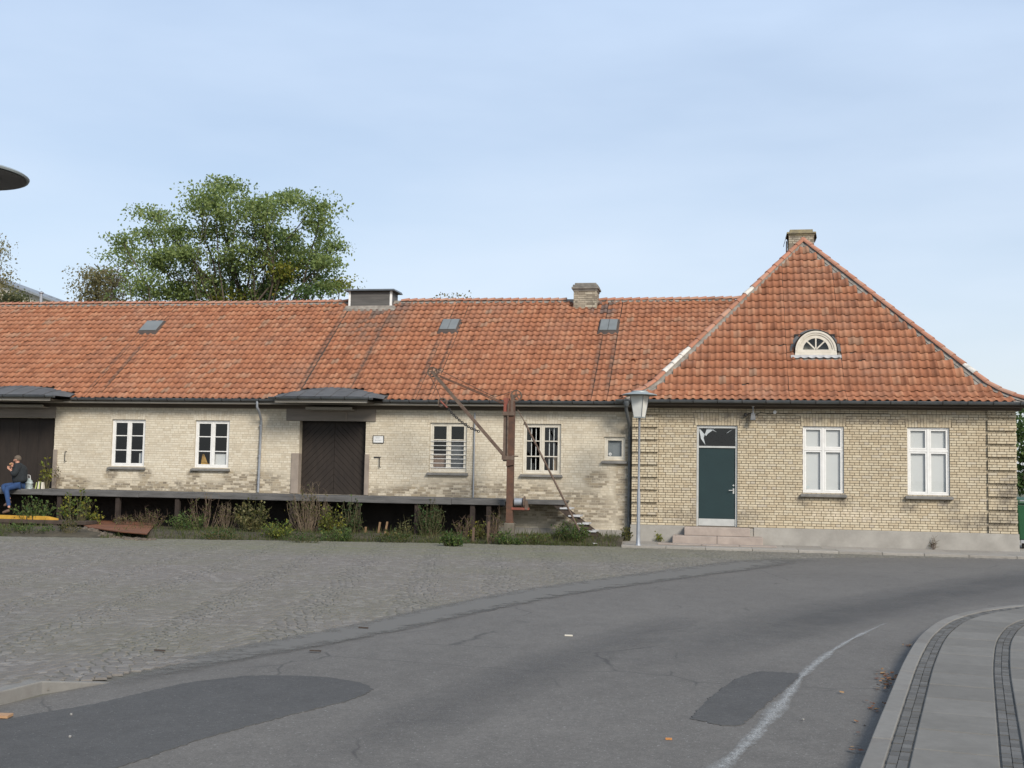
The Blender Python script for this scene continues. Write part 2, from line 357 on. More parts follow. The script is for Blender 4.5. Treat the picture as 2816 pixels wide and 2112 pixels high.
def glass(name, tint, ref=1.0):
    t = NT(name); tr = t.n('ShaderNodeBsdfTransparent'); tr.inputs[0].default_value = (*tint, 1)
    gl = t.n('ShaderNodeBsdfGlossy'); gl.inputs['Roughness'].default_value = .02; gl.inputs[0].default_value = (.9, .95, 1, 1)
    fr = t.n('ShaderNodeFresnel'); t.l(t.math('ADD', t.math('MULTIPLY', t.geo.outputs['Backfacing'], 1/1.52-1.52), 1.52), fr.inputs[0])   # thin pane: same from both sides
    bp = t.n('ShaderNodeBump'); bp.inputs['Strength'].default_value = .06; bp.inputs['Distance'].default_value = .02; t.l(t.noise(1.7, 1), bp.inputs['Height'])
    t.l(bp.outputs[0], gl.inputs['Normal'])
    ms = t.n('ShaderNodeMixShader'); t.l(t.math('MULTIPLY', fr.outputs[0], ref), ms.inputs[0]); t.l(tr.outputs[0], ms.inputs[1]); t.l(gl.outputs[0], ms.inputs[2]); t.l(ms.outputs[0], t.out.inputs[0]); return t.mat
M['glass'] = glass('window_glass', (.95, .97, .97), 1.1)
M['glass_dim'] = glass('dusty_glass', (.80, .83, .83), .9)
# paving
def asphalt(name, a, b, sp, crack=True):
    t = NT(name); col = t.ramp(t.noise(.35, 6, .65), [(.3, a), (.7, b)])
    agg = t.noise(120, 3, .7); col = t.mix(.8, col, t.ramp(agg, [(.3, .62), (.7, 1.3)]), 'MULTIPLY')
    mid = t.noise(26, 5, .75, None, 5); col = t.mix(.7, col, t.ramp(mid, [(.3, .74), (.7, 1.22)]), 'MULTIPLY')
    col = t.mix(.6, col, t.ramp(t.noise(5, 5, .7, (1, .6, 1), 15), [(.3, .82), (.7, 1.14)]), 'MULTIPLY')
    fl = t.ramp(t.noise(48, 2, .5, None, 3), [(.66, 0.), (.72, sp)]); col = t.mix(fl, col, (.40, .39, .36))
    dk = t.ramp(t.noise(33, 2, .5, None, 21), [(.70, 0.), (.75, .5)]); col = t.mix(dk, col, (.05, .048, .045))
    if crack:
        wp = t.n('ShaderNodeMixRGB'); wp.inputs[0].default_value = .12; t.l(t.geo.outputs['Position'], wp.inputs[1])
        nv = t.n('ShaderNodeTexNoise'); nv.inputs['Scale'].default_value = 3; nv.inputs['Detail'].default_value = 5; t.l(t.geo.outputs['Position'], nv.inputs['Vector']); t.l(nv.outputs['Color'], wp.inputs[2])
        vo = t.n('ShaderNodeTexVoronoi', feature='DISTANCE_TO_EDGE'); vo.inputs['Scale'].default_value = .55; t.l(wp.outputs[0], vo.inputs['Vector'])
        ck = t.math('MULTIPLY', t.ramp(vo.outputs[0], [(.0, 1.), (.008, 0.)]), t.ramp(t.noise(.6, 3, .6, None, 30), [(.5, 0.), (.6, .7)])); col = t.mix(ck, col, (.045, .043, .04))
    return t.done(col, .88, (agg, .4, .005), 0, .35)
M['asphalt'] = asphalt('worn_asphalt', (.116, .107, .095), (.142, .131, .116), .45)
M['asphalt_new'] = asphalt('dark_asphalt_patch', (.070, .067, .063), (.083, .080, .075), .2, False)
def yard_mat(name, joint):
    t = NT(name)
    if joint: col = t.ramp(t.noise(3, 5), [(.3, (.115, .108, .089)), (.7, (.142, .134, .112))])
    else: col = t.ramp(t.rnd(), [(0, (.137, .124, .109)), (.4, (.155, .141, .125)), (.75, (.165, .150, .134)), (1, (.20, .185, .168))])
    n = t.ramp(t.noise(60, 3, .6), [(.25, .8), (.75, 1.12)]); col = t.mix(.7, col, n, 'MULTIPLY')
    moss = t.math('MULTIPLY', t.ramp(t.noise(.30, 5, .65, (.6, 1.2, 1), 2), [(.42, 0.), (.62, 1.)]), t.ramp(t.noise(5, 4, .7), [(.3, .3), (.7, 1.)]))
    col = t.mix(t.math('MULTIPLY', moss, .65 if joint else .38), col, (.122, .122, .070))
    far = t.ramp(t.blob((-9, -4.5, 0), (13, 5.0, 4)), [(.1, 0.), (.6, .8)]); col = t.mix(t.math('MULTIPLY', far, t.ramp(t.noise(1.3, 5, .7, (.5, 2, 1)), [(.35, .1), (.65, 1.)])), col, (.132, .134, .078))
    return t.done(col, .9, (t.noise(45, 4, .6), .25, .006), 0, .3)
M['sett'] = yard_mat('granite_sett', False); M['sett_joint'] = yard_mat('mossy_sett_joint', True)
M['slab'] = by_rnd('pavement_slab', [(0, (.152, .143, .126)), (.5, (.175, .165, .146)), (1, (.195, .184, .163))], 1.5, (.105, .098, .084), .4, .92, 90, .3)
M['kerb'] = by_rnd('granite_kerb', [(0, (.175, .165, .147)), (1, (.22, .208, .186))], 2, (.145, .115, .097), .4, .9, 90, .3)
M['house_slab'] = by_rnd('pale_pavement_slab', [(0, (.27, .25, .22)), (1, (.34, .315, .28))], 2, (.21, .19, .16), .4, .92, 80, .3)
M['band'] = by_rnd('dark_sett', [(0, (.095, .092, .085)), (.5, (.118, .114, .106)), (1, (.145, .14, .13))], 3, (.09, .08, .06), .4, .9, 70, .4)
def overlay(name, col, sc, lo_, hi_, amt, fine):
    """wear lying on the asphalt: see-through where the noise and the strip's edge say so"""
    t = NT(name); a = t.n('ShaderNodeAttribute', attribute_name='rnd')
    m_ = t.math('ADD', t.math('MULTIPLY', a.outputs['Fac'], .45), t.noise(sc, 5, .75)); al = t.math('MULTIPLY', t.ramp(m_, [(lo_, 0.), (hi_, 1.)]), amt)
    if fine: al = t.math('MULTIPLY', al, t.ramp(t.noise(90, 3, .7), [(.36, .1), (.55, 1.)]))
    al = t.math('MULTIPLY', al, t.ramp(a.outputs['Fac'], [(0., 0.), (.25, 1.)]))
    b = t.n('ShaderNodeBsdfPrincipled'); b.inputs['Base Color'].default_value = (*col, 1); b.inputs['Roughness'].default_value = .9
    tr = t.n('ShaderNodeBsdfTransparent'); ms = t.n('ShaderNodeMixShader'); t.l(al, ms.inputs[0]); t.l(tr.outputs[0], ms.inputs[1]); t.l(b.outputs[0], ms.inputs[2]); t.l(ms.outputs[0], t.out.inputs[0]); return t.mat
M['scar'] = overlay('worn_white_line', (.36, .36, .345), 9, .52, .90, .8, True)
M['grit'] = overlay('grey_grit', (.135, .127, .112), 3.5, .40, .75, .95, False)
M['stain'] = overlay('dark_road_stain', (.07, .07, .072), .7, .40, 1.0, .24, False)

# ------------------------------------------------------------------ the ground
ZR = -.06                                     # road level; the house pavement top is 0
D = 1.2731                                    # picture I measured in: 2212 wide
def gp(pts, z=ZR): return [onZ(x*D, y*D, z) for x, y in pts]
def smooth_curve(P, n, it=None):
    P = np.array(P, float); t = np.concatenate([[0], np.cumsum(np.linalg.norm(np.diff(P, axis=0), axis=1))]); q = np.linspace(0, t[-1], n)
    out = np.stack([np.interp(q, t, P[:, i]) for i in range(P.shape[1])], 1)
    for _ in range(it or max(2, n//10)):
        out[1:-1] = .25*out[:-2]+.5*out[1:-1]+.25*out[2:]
    return out
g = MB(); g.box(-1500, 1500, -1500, 1500, -1.2, -.16)
ground = tag(g.build('ground', simple('far_ground', (.11, .11, .07), (.08, .085, .045), .5, 1)), kind='structure')
edge = gp([(0, 1522), (150, 1484), (280, 1468), (400, 1432), (600, 1395), (800, 1358), (1000, 1312), (1180, 1277), (1400, 1246), (1520, 1230), (1640, 1214), (1730, 1204)])
edge = [np.array([-6.2, -29., ZR]), np.array([-5.75, -26.5, ZR])]+edge+[np.array([4.5, -2.9, ZR]), np.array([16, -1.6, ZR])]
EDGE = smooth_curve(edge, 120); EDGE[:, 2] = ZR
def kerb_lift(x, y):
    # the yard stands a little above the road along its short kerb
    d = np.hypot((x+5.35)/1.6, (y+25.3)/2.6); return .05*np.clip(1.6-d, 0, 1)
ym = MB(); nx = 40; rows = []
for p in EDGE:
    row = []
    for k in range(nx+1):
        f = (k/nx)**1.3; x = p[0]+(-34-p[0])*f; y = p[1]
        row.append((x, y, ZR-.006+float(kerb_lift(x, y))*(0 if k == 0 else 1)))
    rows.append(row)
yv = np.array(rows).reshape(-1, 3); yf = []
for i in range(len(rows)-1):
    for k in range(nx): a = i*(nx+1)+k; yf.append([a, a+nx+1, a+nx+2, a+1])
yard = npmesh('cobbled_yard', yv, yf, M['sett_joint']); tag(yard, kind='structure')
rv = [(p[0], p[1], ZR-.002) for p in EDGE]; n = len(rv); rv += [(40, p[1], ZR-.002) for p in EDGE]
road = npmesh('road', np.array(rv), [[i, n+i, n+i+1, i+1] for i in range(n-1)], M['asphalt']); tag(road, kind='structure')
nearroad = MB(); nearroad.quad((-40, -60, ZR-.002), (40, -60, ZR-.002), (40, -29, ZR-.002), (-40, -29, ZR-.002)); nr = nearroad.build('road_near', M['asphalt']); tag(nr, kind='structure'); nr.name = 'side_road'
lo = MB(); lo.quad((-34, -1.6, ZR-.006), (16, -1.6, ZR-.006), (16, 14, ZR-.006), (-34, 14, ZR-.006)); tag(lo.build('back_yard', M['sett_joint']), kind='structure')
# asphalt repairs
def sheet(name, pts, mat, z, n=60, it=None):
    c = smooth_curve(list(gp(pts))+[gp(pts)[0]], n, it)[:-1]; c[1:-1, :2] += rng.normal(size=(len(c)-2, 2))*.009; mb = MB(); mb.hexa([(p[0], p[1], z-.03) for p in c], [(p[0], p[1], z) for p in c]); return mb.build(name, mat, road)
sheet('asphalt_patch', [(-40, 1562), (0, 1556), (200, 1522), (400, 1475), (550, 1458), (700, 1461), (790, 1476), (812, 1492), (760, 1512), (600, 1552), (450, 1592), (330, 1632), (215, 1672), (60, 1720), (-40, 1740)], M['asphalt_new'], ZR+.003, 260, 30)
sheet('asphalt_patch', [(1490, 1553), (1530, 1510), (1590, 1466), (1640, 1450), (1735, 1456), (1598, 1569), (1560, 1568)], M['asphalt_new'], ZR+.003, 200, 3)
sheet('asphalt_patch', [(960, 1322), (1000, 1314), (1060, 1309), (1085, 1311), (1060, 1320), (1010, 1326)], M['asphalt_new'], ZR+.003, 40)
def ribbon(name, pts, wfun, mat, z, n=70):
    """strip whose 'rnd' attribute runs from 0 at the edges to 1 in the middle"""
    cl = smooth_curve(gp(pts), n); V = []; FF = []; at = []
    for i, a in enumerate(cl):
        d = cl[min(i+1, n-1)]-cl[max(i-1, 0)]; d /= np.linalg.norm(d); nn = np.array([-d[1], d[0], 0]); w = wfun(i/(n-1)); e = min(1, 6*i/n, 6*(n-1-i)/n)
        for k, o in enumerate((-1, -.5, 0, .5, 1)): p = a+nn*w*o; V.append((p[0], p[1], z)); at.append((1-abs(o))*e)
    for i in range(n-1):
        for k in range(4): q = i*5+k; FF.append([q, q+1, q+6, q+5])
    return npmesh(name, np.array(V), FF, mat, road, at)
ribbon('worn_line', [(1420, 1790), (1540, 1675), (1620, 1603), (1690, 1520), (1740, 1452), (1800, 1405), (1850, 1376), (1925, 1342)], lambda t: (.062*(1-t)+.03)*(1+.25*math.sin(t*23)+.2*math.sin(t*61)), M['scar'], ZR+.008)
ribbon('grit_drift', [(150, 1492), (280, 1472), (400, 1434), (600, 1397), (800, 1360), (1000, 1314), (1180, 1279), (1400, 1248), (1520, 1232), (1640, 1216), (1730, 1206)], lambda t: .30+.5*t, M['grit'], ZR+.0075, 120)
ribbon('oil_stain', [(1660, 1388), (1760, 1352), (1850, 1330), (1960, 1308), (2080, 1288), (2212, 1262), (2330, 1240)], lambda t: .55+.5*t, M['stain'], ZR+.004)
ribbon('oil_stain', [(1300, 1460), (1500, 1400), (1750, 1330), (2000, 1280), (2300, 1225)], lambda t: .8, M['stain'], ZR+.0045)
ribbon('oil_stain', [(650, 1660), (900, 1560), (1200, 1430), (1500, 1330)], lambda t: .5, M['stain'], ZR+.005)

# setts of the yard: arcs of small stones
tv = np.array([(-.5, -.5, -1), (.5, -.5, -1), (.5, .5, -1), (-.5, .5, -1), (-.47, -.47, -.25), (.47, -.47, -.25), (.47, .47, -.25), (-.47, .47, -.25), (-.38, -.38, 0), (.38, -.38, 0), (.38, .38, 0), (-.38, .38, 0)], float)
tf = [(8, 9, 10, 11), (4, 5, 9, 8), (5, 6, 10, 9), (6, 7, 11, 10), (7, 4, 8, 11), (0, 1, 5, 4), (1, 2, 6, 5), (2, 3, 7, 6), (3, 0, 4, 7)]
pos = []; bas = []
W = 1.25; ang = R(12); ca, sa = math.cos(ang), math.sin(ang)
ey = EDGE[:, 1]; ex = EDGE[:, 0]
for ku in range(-30, 14):
    for j in range(-290, 110):
        ph = random.random()
        for q in range(12):
            tt = ((q+ph)/12) % 1-.5; u = (ku+.5+tt)*W; v = j*.108+.30*(1-(2*tt)**2)+(ku % 2)*.05
            x = u*ca-v*sa-4; y = u*sa+v*ca-6
            if not (-25.5 < y < -2.2): continue
            if x > np.interp(y, ey, ex)-.06 or x < -.72*(y+31.9)-5 or x < -26: continue
            if y > -6 and y > np.interp(x, [-30, -19, -17, -14, -11, -8, -5.3, -3, -2.5, -2.4, 20], [-5.4, -5.3, -5.0, -4.3, -3.6, -2.9, -2.45, -2.2, -2.0, -2.37, -2.37])-.02: continue
            sl_ = math.atan(-.30*8*tt/W)+ang; w = .103+random.uniform(-.008, .005); l = .105+random.uniform(-.008, .004)
            sl_ += random.uniform(-.09, .09); c_, s_ = math.cos(sl_), math.sin(sl_); h = .02
            ti, tj = random.uniform(-.02, .02), random.uniform(-.02, .02)
            pos.append((x+random.uniform(-.006, .006), y+random.uniform(-.006, .006), ZR+.003+float(kerb_lift(x, y))+random.uniform(-.0025, .0025)))
            bas.append(((c_*w, -s_*l, 0), (s_*w, c_*l, 0), (ti*w, tj*l, h)))
pos = np.array(pos); bas = np.array(bas)
dd = (pos-CAM)@fwd; sx_ = 1408+F*((pos-CAM)@cr)/dd; sy_ = 1056-F*((pos-CAM)@cu)/dd
vis = (sx_ > -20) & (sx_ < 2836) & (sy_ < 2130)
order = np.argsort(dd+np.where(vis, 0, 1000)); sel = order[:300]; rest = order[300:]
sm = tmesh('sett', tv, tf, M['sett'])
for i in sel: piece('sett', sm, yard, pos[i], bas[i])
scatter('setts', tv, tf, pos[rest], bas[rest], M['sett'], yard, 'stuff')
# short kerb of the yard
kc = smooth_curve(gp([(-90, 1546), (0, 1522), (150, 1485), (282, 1467)]), 60)
def pxof(p):
    v = np.array(p)-CAM; z = v@fwd; return (1408+F*(v@cr)/z, 1056-F*(v@cu)/z)
BANDS = []
def kerb_run(parent, C, off0, off1, ztop, zbot, length, name, mat, gap=.008, taper=None):
    C = np.array(C)[:, :2]; s = np.concatenate([[0], np.cumsum(np.linalg.norm(np.diff(C, axis=0), axis=1))]); nst = max(1, int(s[-1]/length)); L = s[-1]/nst
    def at(t, off):
        p = np.array([np.interp(t, s, C[:, 0]), np.interp(t, s, C[:, 1])]); e = .12
        q0 = np.array([np.interp(max(0, t-e), s, C[:, 0]), np.interp(max(0, t-e), s, C[:, 1])]); q1 = np.array([np.interp(min(s[-1], t+e), s, C[:, 0]), np.interp(min(s[-1], t+e), s, C[:, 1])])
        d = (q1-q0)/np.linalg.norm(q1-q0); return p+np.array([d[1], -d[0]])*off     # to the right of travel
    for k in range(nst):
        t0, t1 = k*L+gap/2, (k+1)*L-gap/2; tm = (t0+t1)/2; zt = ztop+random.uniform(-.003, .003)
        z_ = [zt, zt, zt] if taper is None else [zbot+.012+(zt-zbot)*taper(t/s[-1]) for t in (t0, tm, t1)]
        pts = [(*at(t0, off0), z_[0]), (*at(tm, off0), z_[1]), (*at(t1, off0), z_[2]), (*at(t1, off1), z_[2]), (*at(tm, off1), z_[1]), (*at(t0, off1), z_[0])]
        mb = MB(); mb.hexa([(p[0], p[1], zbot) for p in pts], pts); c = np.mean(np.array(pts), 0)
        if length < .5: BANDS.append((depth(c) if depth(c) > 6.8 and 0 < pxof(c)[0] < 2830 else 99, mb, c)); continue
        mb.build(name, mat, parent, loc=tuple(c), rnd=0., bevel=.008 if length > .5 else 0)
kerb_run(yard, kc, -.14, 0, ZR+.085, ZR-.08, 1.0, 'kerb_stone', M['kerb'], taper=lambda t: 1-.8*max(0, (t-.55)/.45))

# right-hand pavement
ZP = ZR+.12
KP = smooth_curve([np.array([-.35, -31.5, ZP]), np.array([.25, -27.5, ZP])]+gp([(1855, 1659), (1900, 1550), (1950, 1430), (1985, 1372), (2030, 1337), (2100, 1317), (2212, 1303)], ZP)+[np.array([6.5, -13.2, ZP]), np.array([11, -11.2, ZP])], 140)
pv = MB(); NK = len(KP)
def offc(C, off):
    d = np.gradient(C[:, :2], axis=0); d /= np.linalg.norm(d, axis=1)[:, None]; return np.stack([C[:, 0]+d[:, 1]*off, C[:, 1]-d[:, 0]*off], 1)
a_, b_ = offc(KP, .02), offc(KP, 3.2)
for i in range(NK-1):
    pv.hexa([(*a_[i], ZR-.1), (*b_[i], ZR-.1), (*b_[i+1], ZR-.1), (*a_[i+1], ZR-.1)], [(*a_[i], ZP-.02), (*b_[i], ZP-.02), (*b_[i+1], ZP-.02), (*a_[i+1], ZP-.02)])
pavement = tag(pv.build('pavement', M['slab'], fix=False), kind='structure')
kerb_run(pavement, KP, 0, .125, ZP, ZR-.08, .95, 'kerb_stone', M['kerb'])
for off in (.14, .20): kerb_run(pavement, KP, off, off+.055, ZP-.006, ZR, .115, 'pavement_sett', M['band'], .012)
kerb_run(pavement, KP, .268, .768, ZP-.002, ZR, .62, 'paving_slab', M['slab'], .012)
for off in (.782, .842): kerb_run(pavement, KP, off, off+.055, ZP-.006, ZR, .115, 'pavement_sett', M['band'], .012)
kerb_run(pavement, KP, .91, 1.5, ZP-.002, ZR, .62, 'paving_slab', M['slab'], .012)
kerb_run(pavement, KP, 1.51, 2.1, ZP-.002, ZR, .62, 'paving_slab', M['slab'], .012)

BANDS.sort(key=lambda b: b[0]); allb = MB(); br = []
for i, (d_, mb, c) in enumerate(BANDS):
    if i < 300: mb.build('pavement_sett', M['band'], pavement, loc=tuple(c), rnd=0.)
    else:
        n0 = len(allb.v); allb.v += mb.v; allb.f += [tuple(q+n0 for q in f) for f in mb.f]; allb.m += mb.m; br += [random.random()]*len(mb.v)
ab = allb.build('pavement_setts', M['band'], pavement, fix=False); setrnd(ab.data, br); ab['kind'] = 'stuff'

# pavement in front of the house
HY = -.3
hp = MB(); hp.box(-2.42, 9.6, -2.2, 6, -.3, -.012)
hpav = tag(hp.build('house_pavement', M['concrete']), kind='structure')
x = -2.45
while x < 9.5:
    L = random.uniform(.9, 1.15); mb = MB(); mb.box(x+.004, x+L-.004, -2.36, -2.2, -.25, 0); mb.build('kerb_stone', M['house_slab'], hpav, rnd=random.random(), bevel=.012)
    mb = MB(); mb.box(x+.004, x+L-.004, -2.194, -1.35, -.1, -.003+random.uniform(-.003, .002)); mb.build('paving_slab', M['house_slab'], hpav, rnd=random.random())
    mb = MB(); mb.box(x+.004-.3, x+L-.004-.3, -1.343, HY-.07, -.1, -.002+random.uniform(-.003, .002)); mb.build('paving_slab', M['house_slab'], hpav, rnd=random.random()); x += L

# soil verge under and before the loading dock
VX = np.linspace(-30, -2.5, 111); vfront = np.interp(VX, [-30, -19, -17, -14, -11, -8, -5.3, -3, -2.5], [-5.4, -5.3, -5.0, -4.3, -3.6, -2.9, -2.45, -2.2, -2.0])
def verge_z(x, y):
    f = np.interp(x, VX, vfront); t = np.clip((y-f)/1.2, 0, 1); return ZR-.01+.16*t*t*(3-2*t)+.025*t*math.sin(x*1.7)*math.sin(y*2.1+x)
vv = []; vf = []; ny = 22
for x, f in zip(VX, vfront):
    for k in range(ny+1):
        y = f+(-f+.05)*k/ny; vv.append((x, y, verge_z(x, y)))
for i in range(len(VX)-1):
    for k in range(ny): a = i*(ny+1)+k; vf.append([a, a+ny+1, a+ny+2, a+1])
verge = npmesh('soil_verge', np.array(vv), vf, M['soil'], None, None, True); tag(verge, kind='structure')

# ================================================================== building helpers
def wall_mesh(name, parent, x0, x1, z0, z1, holes, y, mat, reveal=.14, back=None):
    """front sheet at y with openings and their reveals going inwards"""
    xs = sorted({x0, x1, *[h[0] for h in holes], *[h[1] for h in holes]}); zs = sorted({z0, z1, *[h[2] for h in holes], *[h[3] for h in holes]})
    xs = [q for q in xs if x0 <= q <= x1]; zs = [q for q in zs if z0 <= q <= z1]; mb = MB()
    for a, b in zip(xs, xs[1:]):
        for c, d in zip(zs, zs[1:]):
            mx_, mz_ = (a+b)/2, (c+d)/2
            if not any(h[0] < mx_ < h[1] and h[2] < mz_ < h[3] for h in holes): mb.quad((a, y, c), (b, y, c), (b, y, d), (a, y, d))
    for h in holes:
        a, b, c, d = h[:4]; rv = h[4] if len(h) > 4 else reveal
        mb.quad((a, y, c), (a, y+rv, c), (a, y+rv, d), (a, y, d)); mb.quad((b, y, c), (b, y, d), (b, y+rv, d), (b, y+rv, c))
        mb.quad((a, y, d), (a, y+rv, d), (b, y+rv, d), (b, y, d)); mb.quad((a, y, c), (b, y, c), (b, y+rv, c), (a, y+rv, c))
    return mb.build(name, mat, parent, fix=False)
def course(x0, x1, odd, header):
    out = []; bl, bh, j = .228, .108, .012
    w = bh if header else bl; x = x0-(((bh+j)/2 if odd else 0) if header else ((bl+j)/2 if odd else (bl+j)*.25)); x -= (w+j)
    while x < x1:
        a, b = max(x, x0+.003), min(x+w, x1-.003)
        if b-a > .03: out.append((a, b))
        x += w+j
    return out
def bricks(parent, x0, x1, z0, n, ch, holes, yf, mat, jit=.003, extra=None, single=300, breaks=()):
    """all bricks of one facade: the largest in view single, the rest joined"""
    L = []
    for k in range(n):
        za, zb = z0+k*ch+.007, z0+(k+1)*ch-.006; zm = (za+zb)/2
        cuts = sorted([(h[0], h[1]) for h in holes if h[2] < zm < h[3]]); segs = []; s = x0
        for a, b in cuts:
            if a > s: segs.append((s, a))
            s = max(s, b)
        if s < x1: segs.append((s, x1))
        for bk in breaks: segs = [q for a, b in segs for q in (((a, bk), (bk, b)) if a < bk < b else ((a, b),))]
        header = k % 2 == 1
        for a, b in course(x0, x1, (k//2) % 2 == 1, header):
            for s0, s1 in segs:
                p, q = max(a, s0+.003), min(b, s1-.003)
                if q-p < (.008 if breaks else .03): continue
                y = yf+random.uniform(-jit, jit)
                if extra: y += extra((p+q)/2, k)
                L.append((p, q, y, za+random.uniform(-.0015, .0015), zb+random.uniform(-.0015, .0015)))
    full = [b for b in L if abs((b[1]-b[0])-.228) < .002]; full.sort(key=lambda b: depth(((b[0]+b[1])/2, b[2], b[3])))
    ones = set(full[:single]); w, h = .228, ch-.012; dp = .05
    bv = [(-w/2, 0, -h/2), (w/2, 0, -h/2), (w/2, 0, h/2), (-w/2, 0, h/2), (-w/2, dp, -h/2), (w/2, dp, -h/2), (w/2, dp, h/2), (-w/2, dp, h/2)]
    bf = [(0, 1, 2, 3), (1, 5, 6, 2), (4, 0, 3, 7), (3, 2, 6, 7), (4, 5, 1, 0)]
    me = tmesh('brick', bv, bf, mat)
    for b in ones: piece('brick', me, parent, ((b[0]+b[1])/2, b[2], (b[3]+b[4])/2))
    rest = [b for b in L if b not in ones]; V = []; FF = []; rn = []
    for i, (a, b, y, c, d) in enumerate(rest):
        V += [(a, y, c), (b, y, c), (b, y, d), (a, y, d), (a, y+dp, c), (b, y+dp, c), (b, y+dp, d), (a, y+dp, d)]
        FF += [[q+8*i for q in f] for f in bf]; rn += [random.random()]*8
    npmesh('brickwork', np.array(V), FF, mat, parent, rn, False, 'stuff')
def soldier(parent, xa, xb, z0, h, n, yf, mat, fan=.10, name='arch_brick'):
    """flat arch of upright bricks, each its own piece"""
    c = (xa+xb)/2
    for k in range(n):
        t0, t1 = k/n, (k+1)/n; a, b = xa+(xb-xa)*t0+.004, xa+(xb-xa)*t1-.004
        ta, tb = a+(a-c)/(xb-xa)*2*fan, b+(b-c)/(xb-xa)*2*fan
        cut = random.choice((.35, .5, .65))
        for lo_, hi_ in ((0, cut), (cut, 1)):
            l0, l1 = lo_*h+.004, hi_*h-.004; y = yf+random.uniform(-.003, .003)
            def X(p, tp, z): return p+(tp-p)*z/h
            mb = MB(); mb.hexa([(X(a, ta, l0), y, z0+l0), (X(b, tb, l0), y, z0+l0), (X(b, tb, l0), y+.04, z0+l0), (X(a, ta, l0), y+.04, z0+l0)], [(X(a, ta, l1), y, z0+l1), (X(b, tb, l1), y, z0+l1), (X(b, tb, l1), y+.04, z0+l1), (X(a, ta, l1), y+.04, z0+l1)])
            mb.build(name, mat, parent, loc=(c, y, z0), rnd=random.random()*.5)
# pantile template: x across, y up the slope, z out of the roof
def pantile(w, gauge):
    prof = [(0, .013), (.10, .004), (.24, 0), (.40, .003), (.53, .015), (.64, .033), (.75, .043), (.86, .041), (.97, .027), (1.06, .012)]
    v = []; f = []; k = len(prof)
    for (t, h) in prof: v.append((t*w, -.03, h+.034))
    for (t, h) in prof: v.append((t*w, gauge+.02, h+.004))
    for (t, h) in prof: v.append((t*w, -.022, h+.020))
    for i in range(k-1):
        f.append((i, i+1, k+i+1, k+i)); f.append((2*k+i, 2*k+i+1, i+1, i))
    return np.array(v), f
def tile_roof(parent, cols, rowsP, w, ok, mat, nsingle, name='roof_tile'):
    """cols: x of each column; rowsP: list of (Y,Z) points going up the slope (len rows+1)"""
    g_ = math.hypot(rowsP[5][0]-rowsP[4][0], rowsP[5][1]-rowsP[4][1]); tv_, tf_ = pantile(w, g_); pos = []; bas = []
    for r in range(len(rowsP)-1):
        (y0, z0), (y1, z1) = rowsP[r], rowsP[r+1]; l = math.hypot(y1-y0, z1-z0); es = np.array([0, (y1-y0)/l, (z1-z0)/l]); en = np.array([0, -es[2], es[1]])
        for x in cols:
            if not ok(x+w/2, (y0+y1)/2, (z0+z1)/2, r): continue
            a = random.gauss(0, .018); e0 = np.array([1, 0, 0])*math.cos(a)+es*math.sin(a); e1 = es*math.cos(a)-np.array([1, 0, 0])*math.sin(a)
            tl = random.gauss(0, .010); e1 = e1*math.cos(tl)+en*math.sin(tl); e2 = np.cross(e0, e1)
            p = np.array([x, y0, z0])+es*(random.gauss(0, .008)-(random.uniform(.02, .06) if random.random() < .02 else 0))+en*random.uniform(0, .006)+np.array([random.gauss(0, .003), 0, 0])
            pos.append(p); bas.append(np.stack([e0, e1, e2], 1))
    pos = np.array(pos); bas = np.array(bas); dd = (pos-CAM)@fwd; sx = 1408+F*((pos-CAM)@cr)/dd; dd = dd+np.where((sx < 5) | (sx > 2810), 100, 0)
    od = np.argsort(dd); me = tmesh(name, tv_, tf_, mat, True)
    for i in od[:nsingle]: piece(name, me, parent, pos[i], bas[i])
    scatter(name+'s', tv_, tf_, pos[od[nsingle:]], bas[od[nsingle:]], mat, parent, 'stuff', None, True)
def halfround(parent, a, b, r, up, mat, name, taper=.8, lip=0):
    """one half-round ridge tile from a (low, wide end) to b"""
    a = Vector(a); b = Vector(b); d = (b-a).normalized(); u = Vector(up); s = d.cross(u).normalized(); u = s.cross(d); mb = MB(); n = 7
    rings = [(a, r), (b, r*taper)]
    vs = []
    for (p, rr) in rings:
        vs.append([p+s*(rr*math.cos(math.pi*k/n))+u*(rr*.85*math.sin(math.pi*k/n)) for k in range(n+1)])
    inn = [a+s*((r-.018)*math.cos(math.pi*k/n))+u*((r-.018)*.85*math.sin(math.pi*k/n)) for k in range(n+1)]
    for k in range(n):
        mb.quad(vs[0][k], vs[0][k+1], vs[1][k+1], vs[1][k]); mb.quad(inn[k], inn[k+1], vs[0][k+1], vs[0][k])
    c = tuple((a+b)/2)
    return mb.build(name, mat, parent, True, 0, c, random.random())
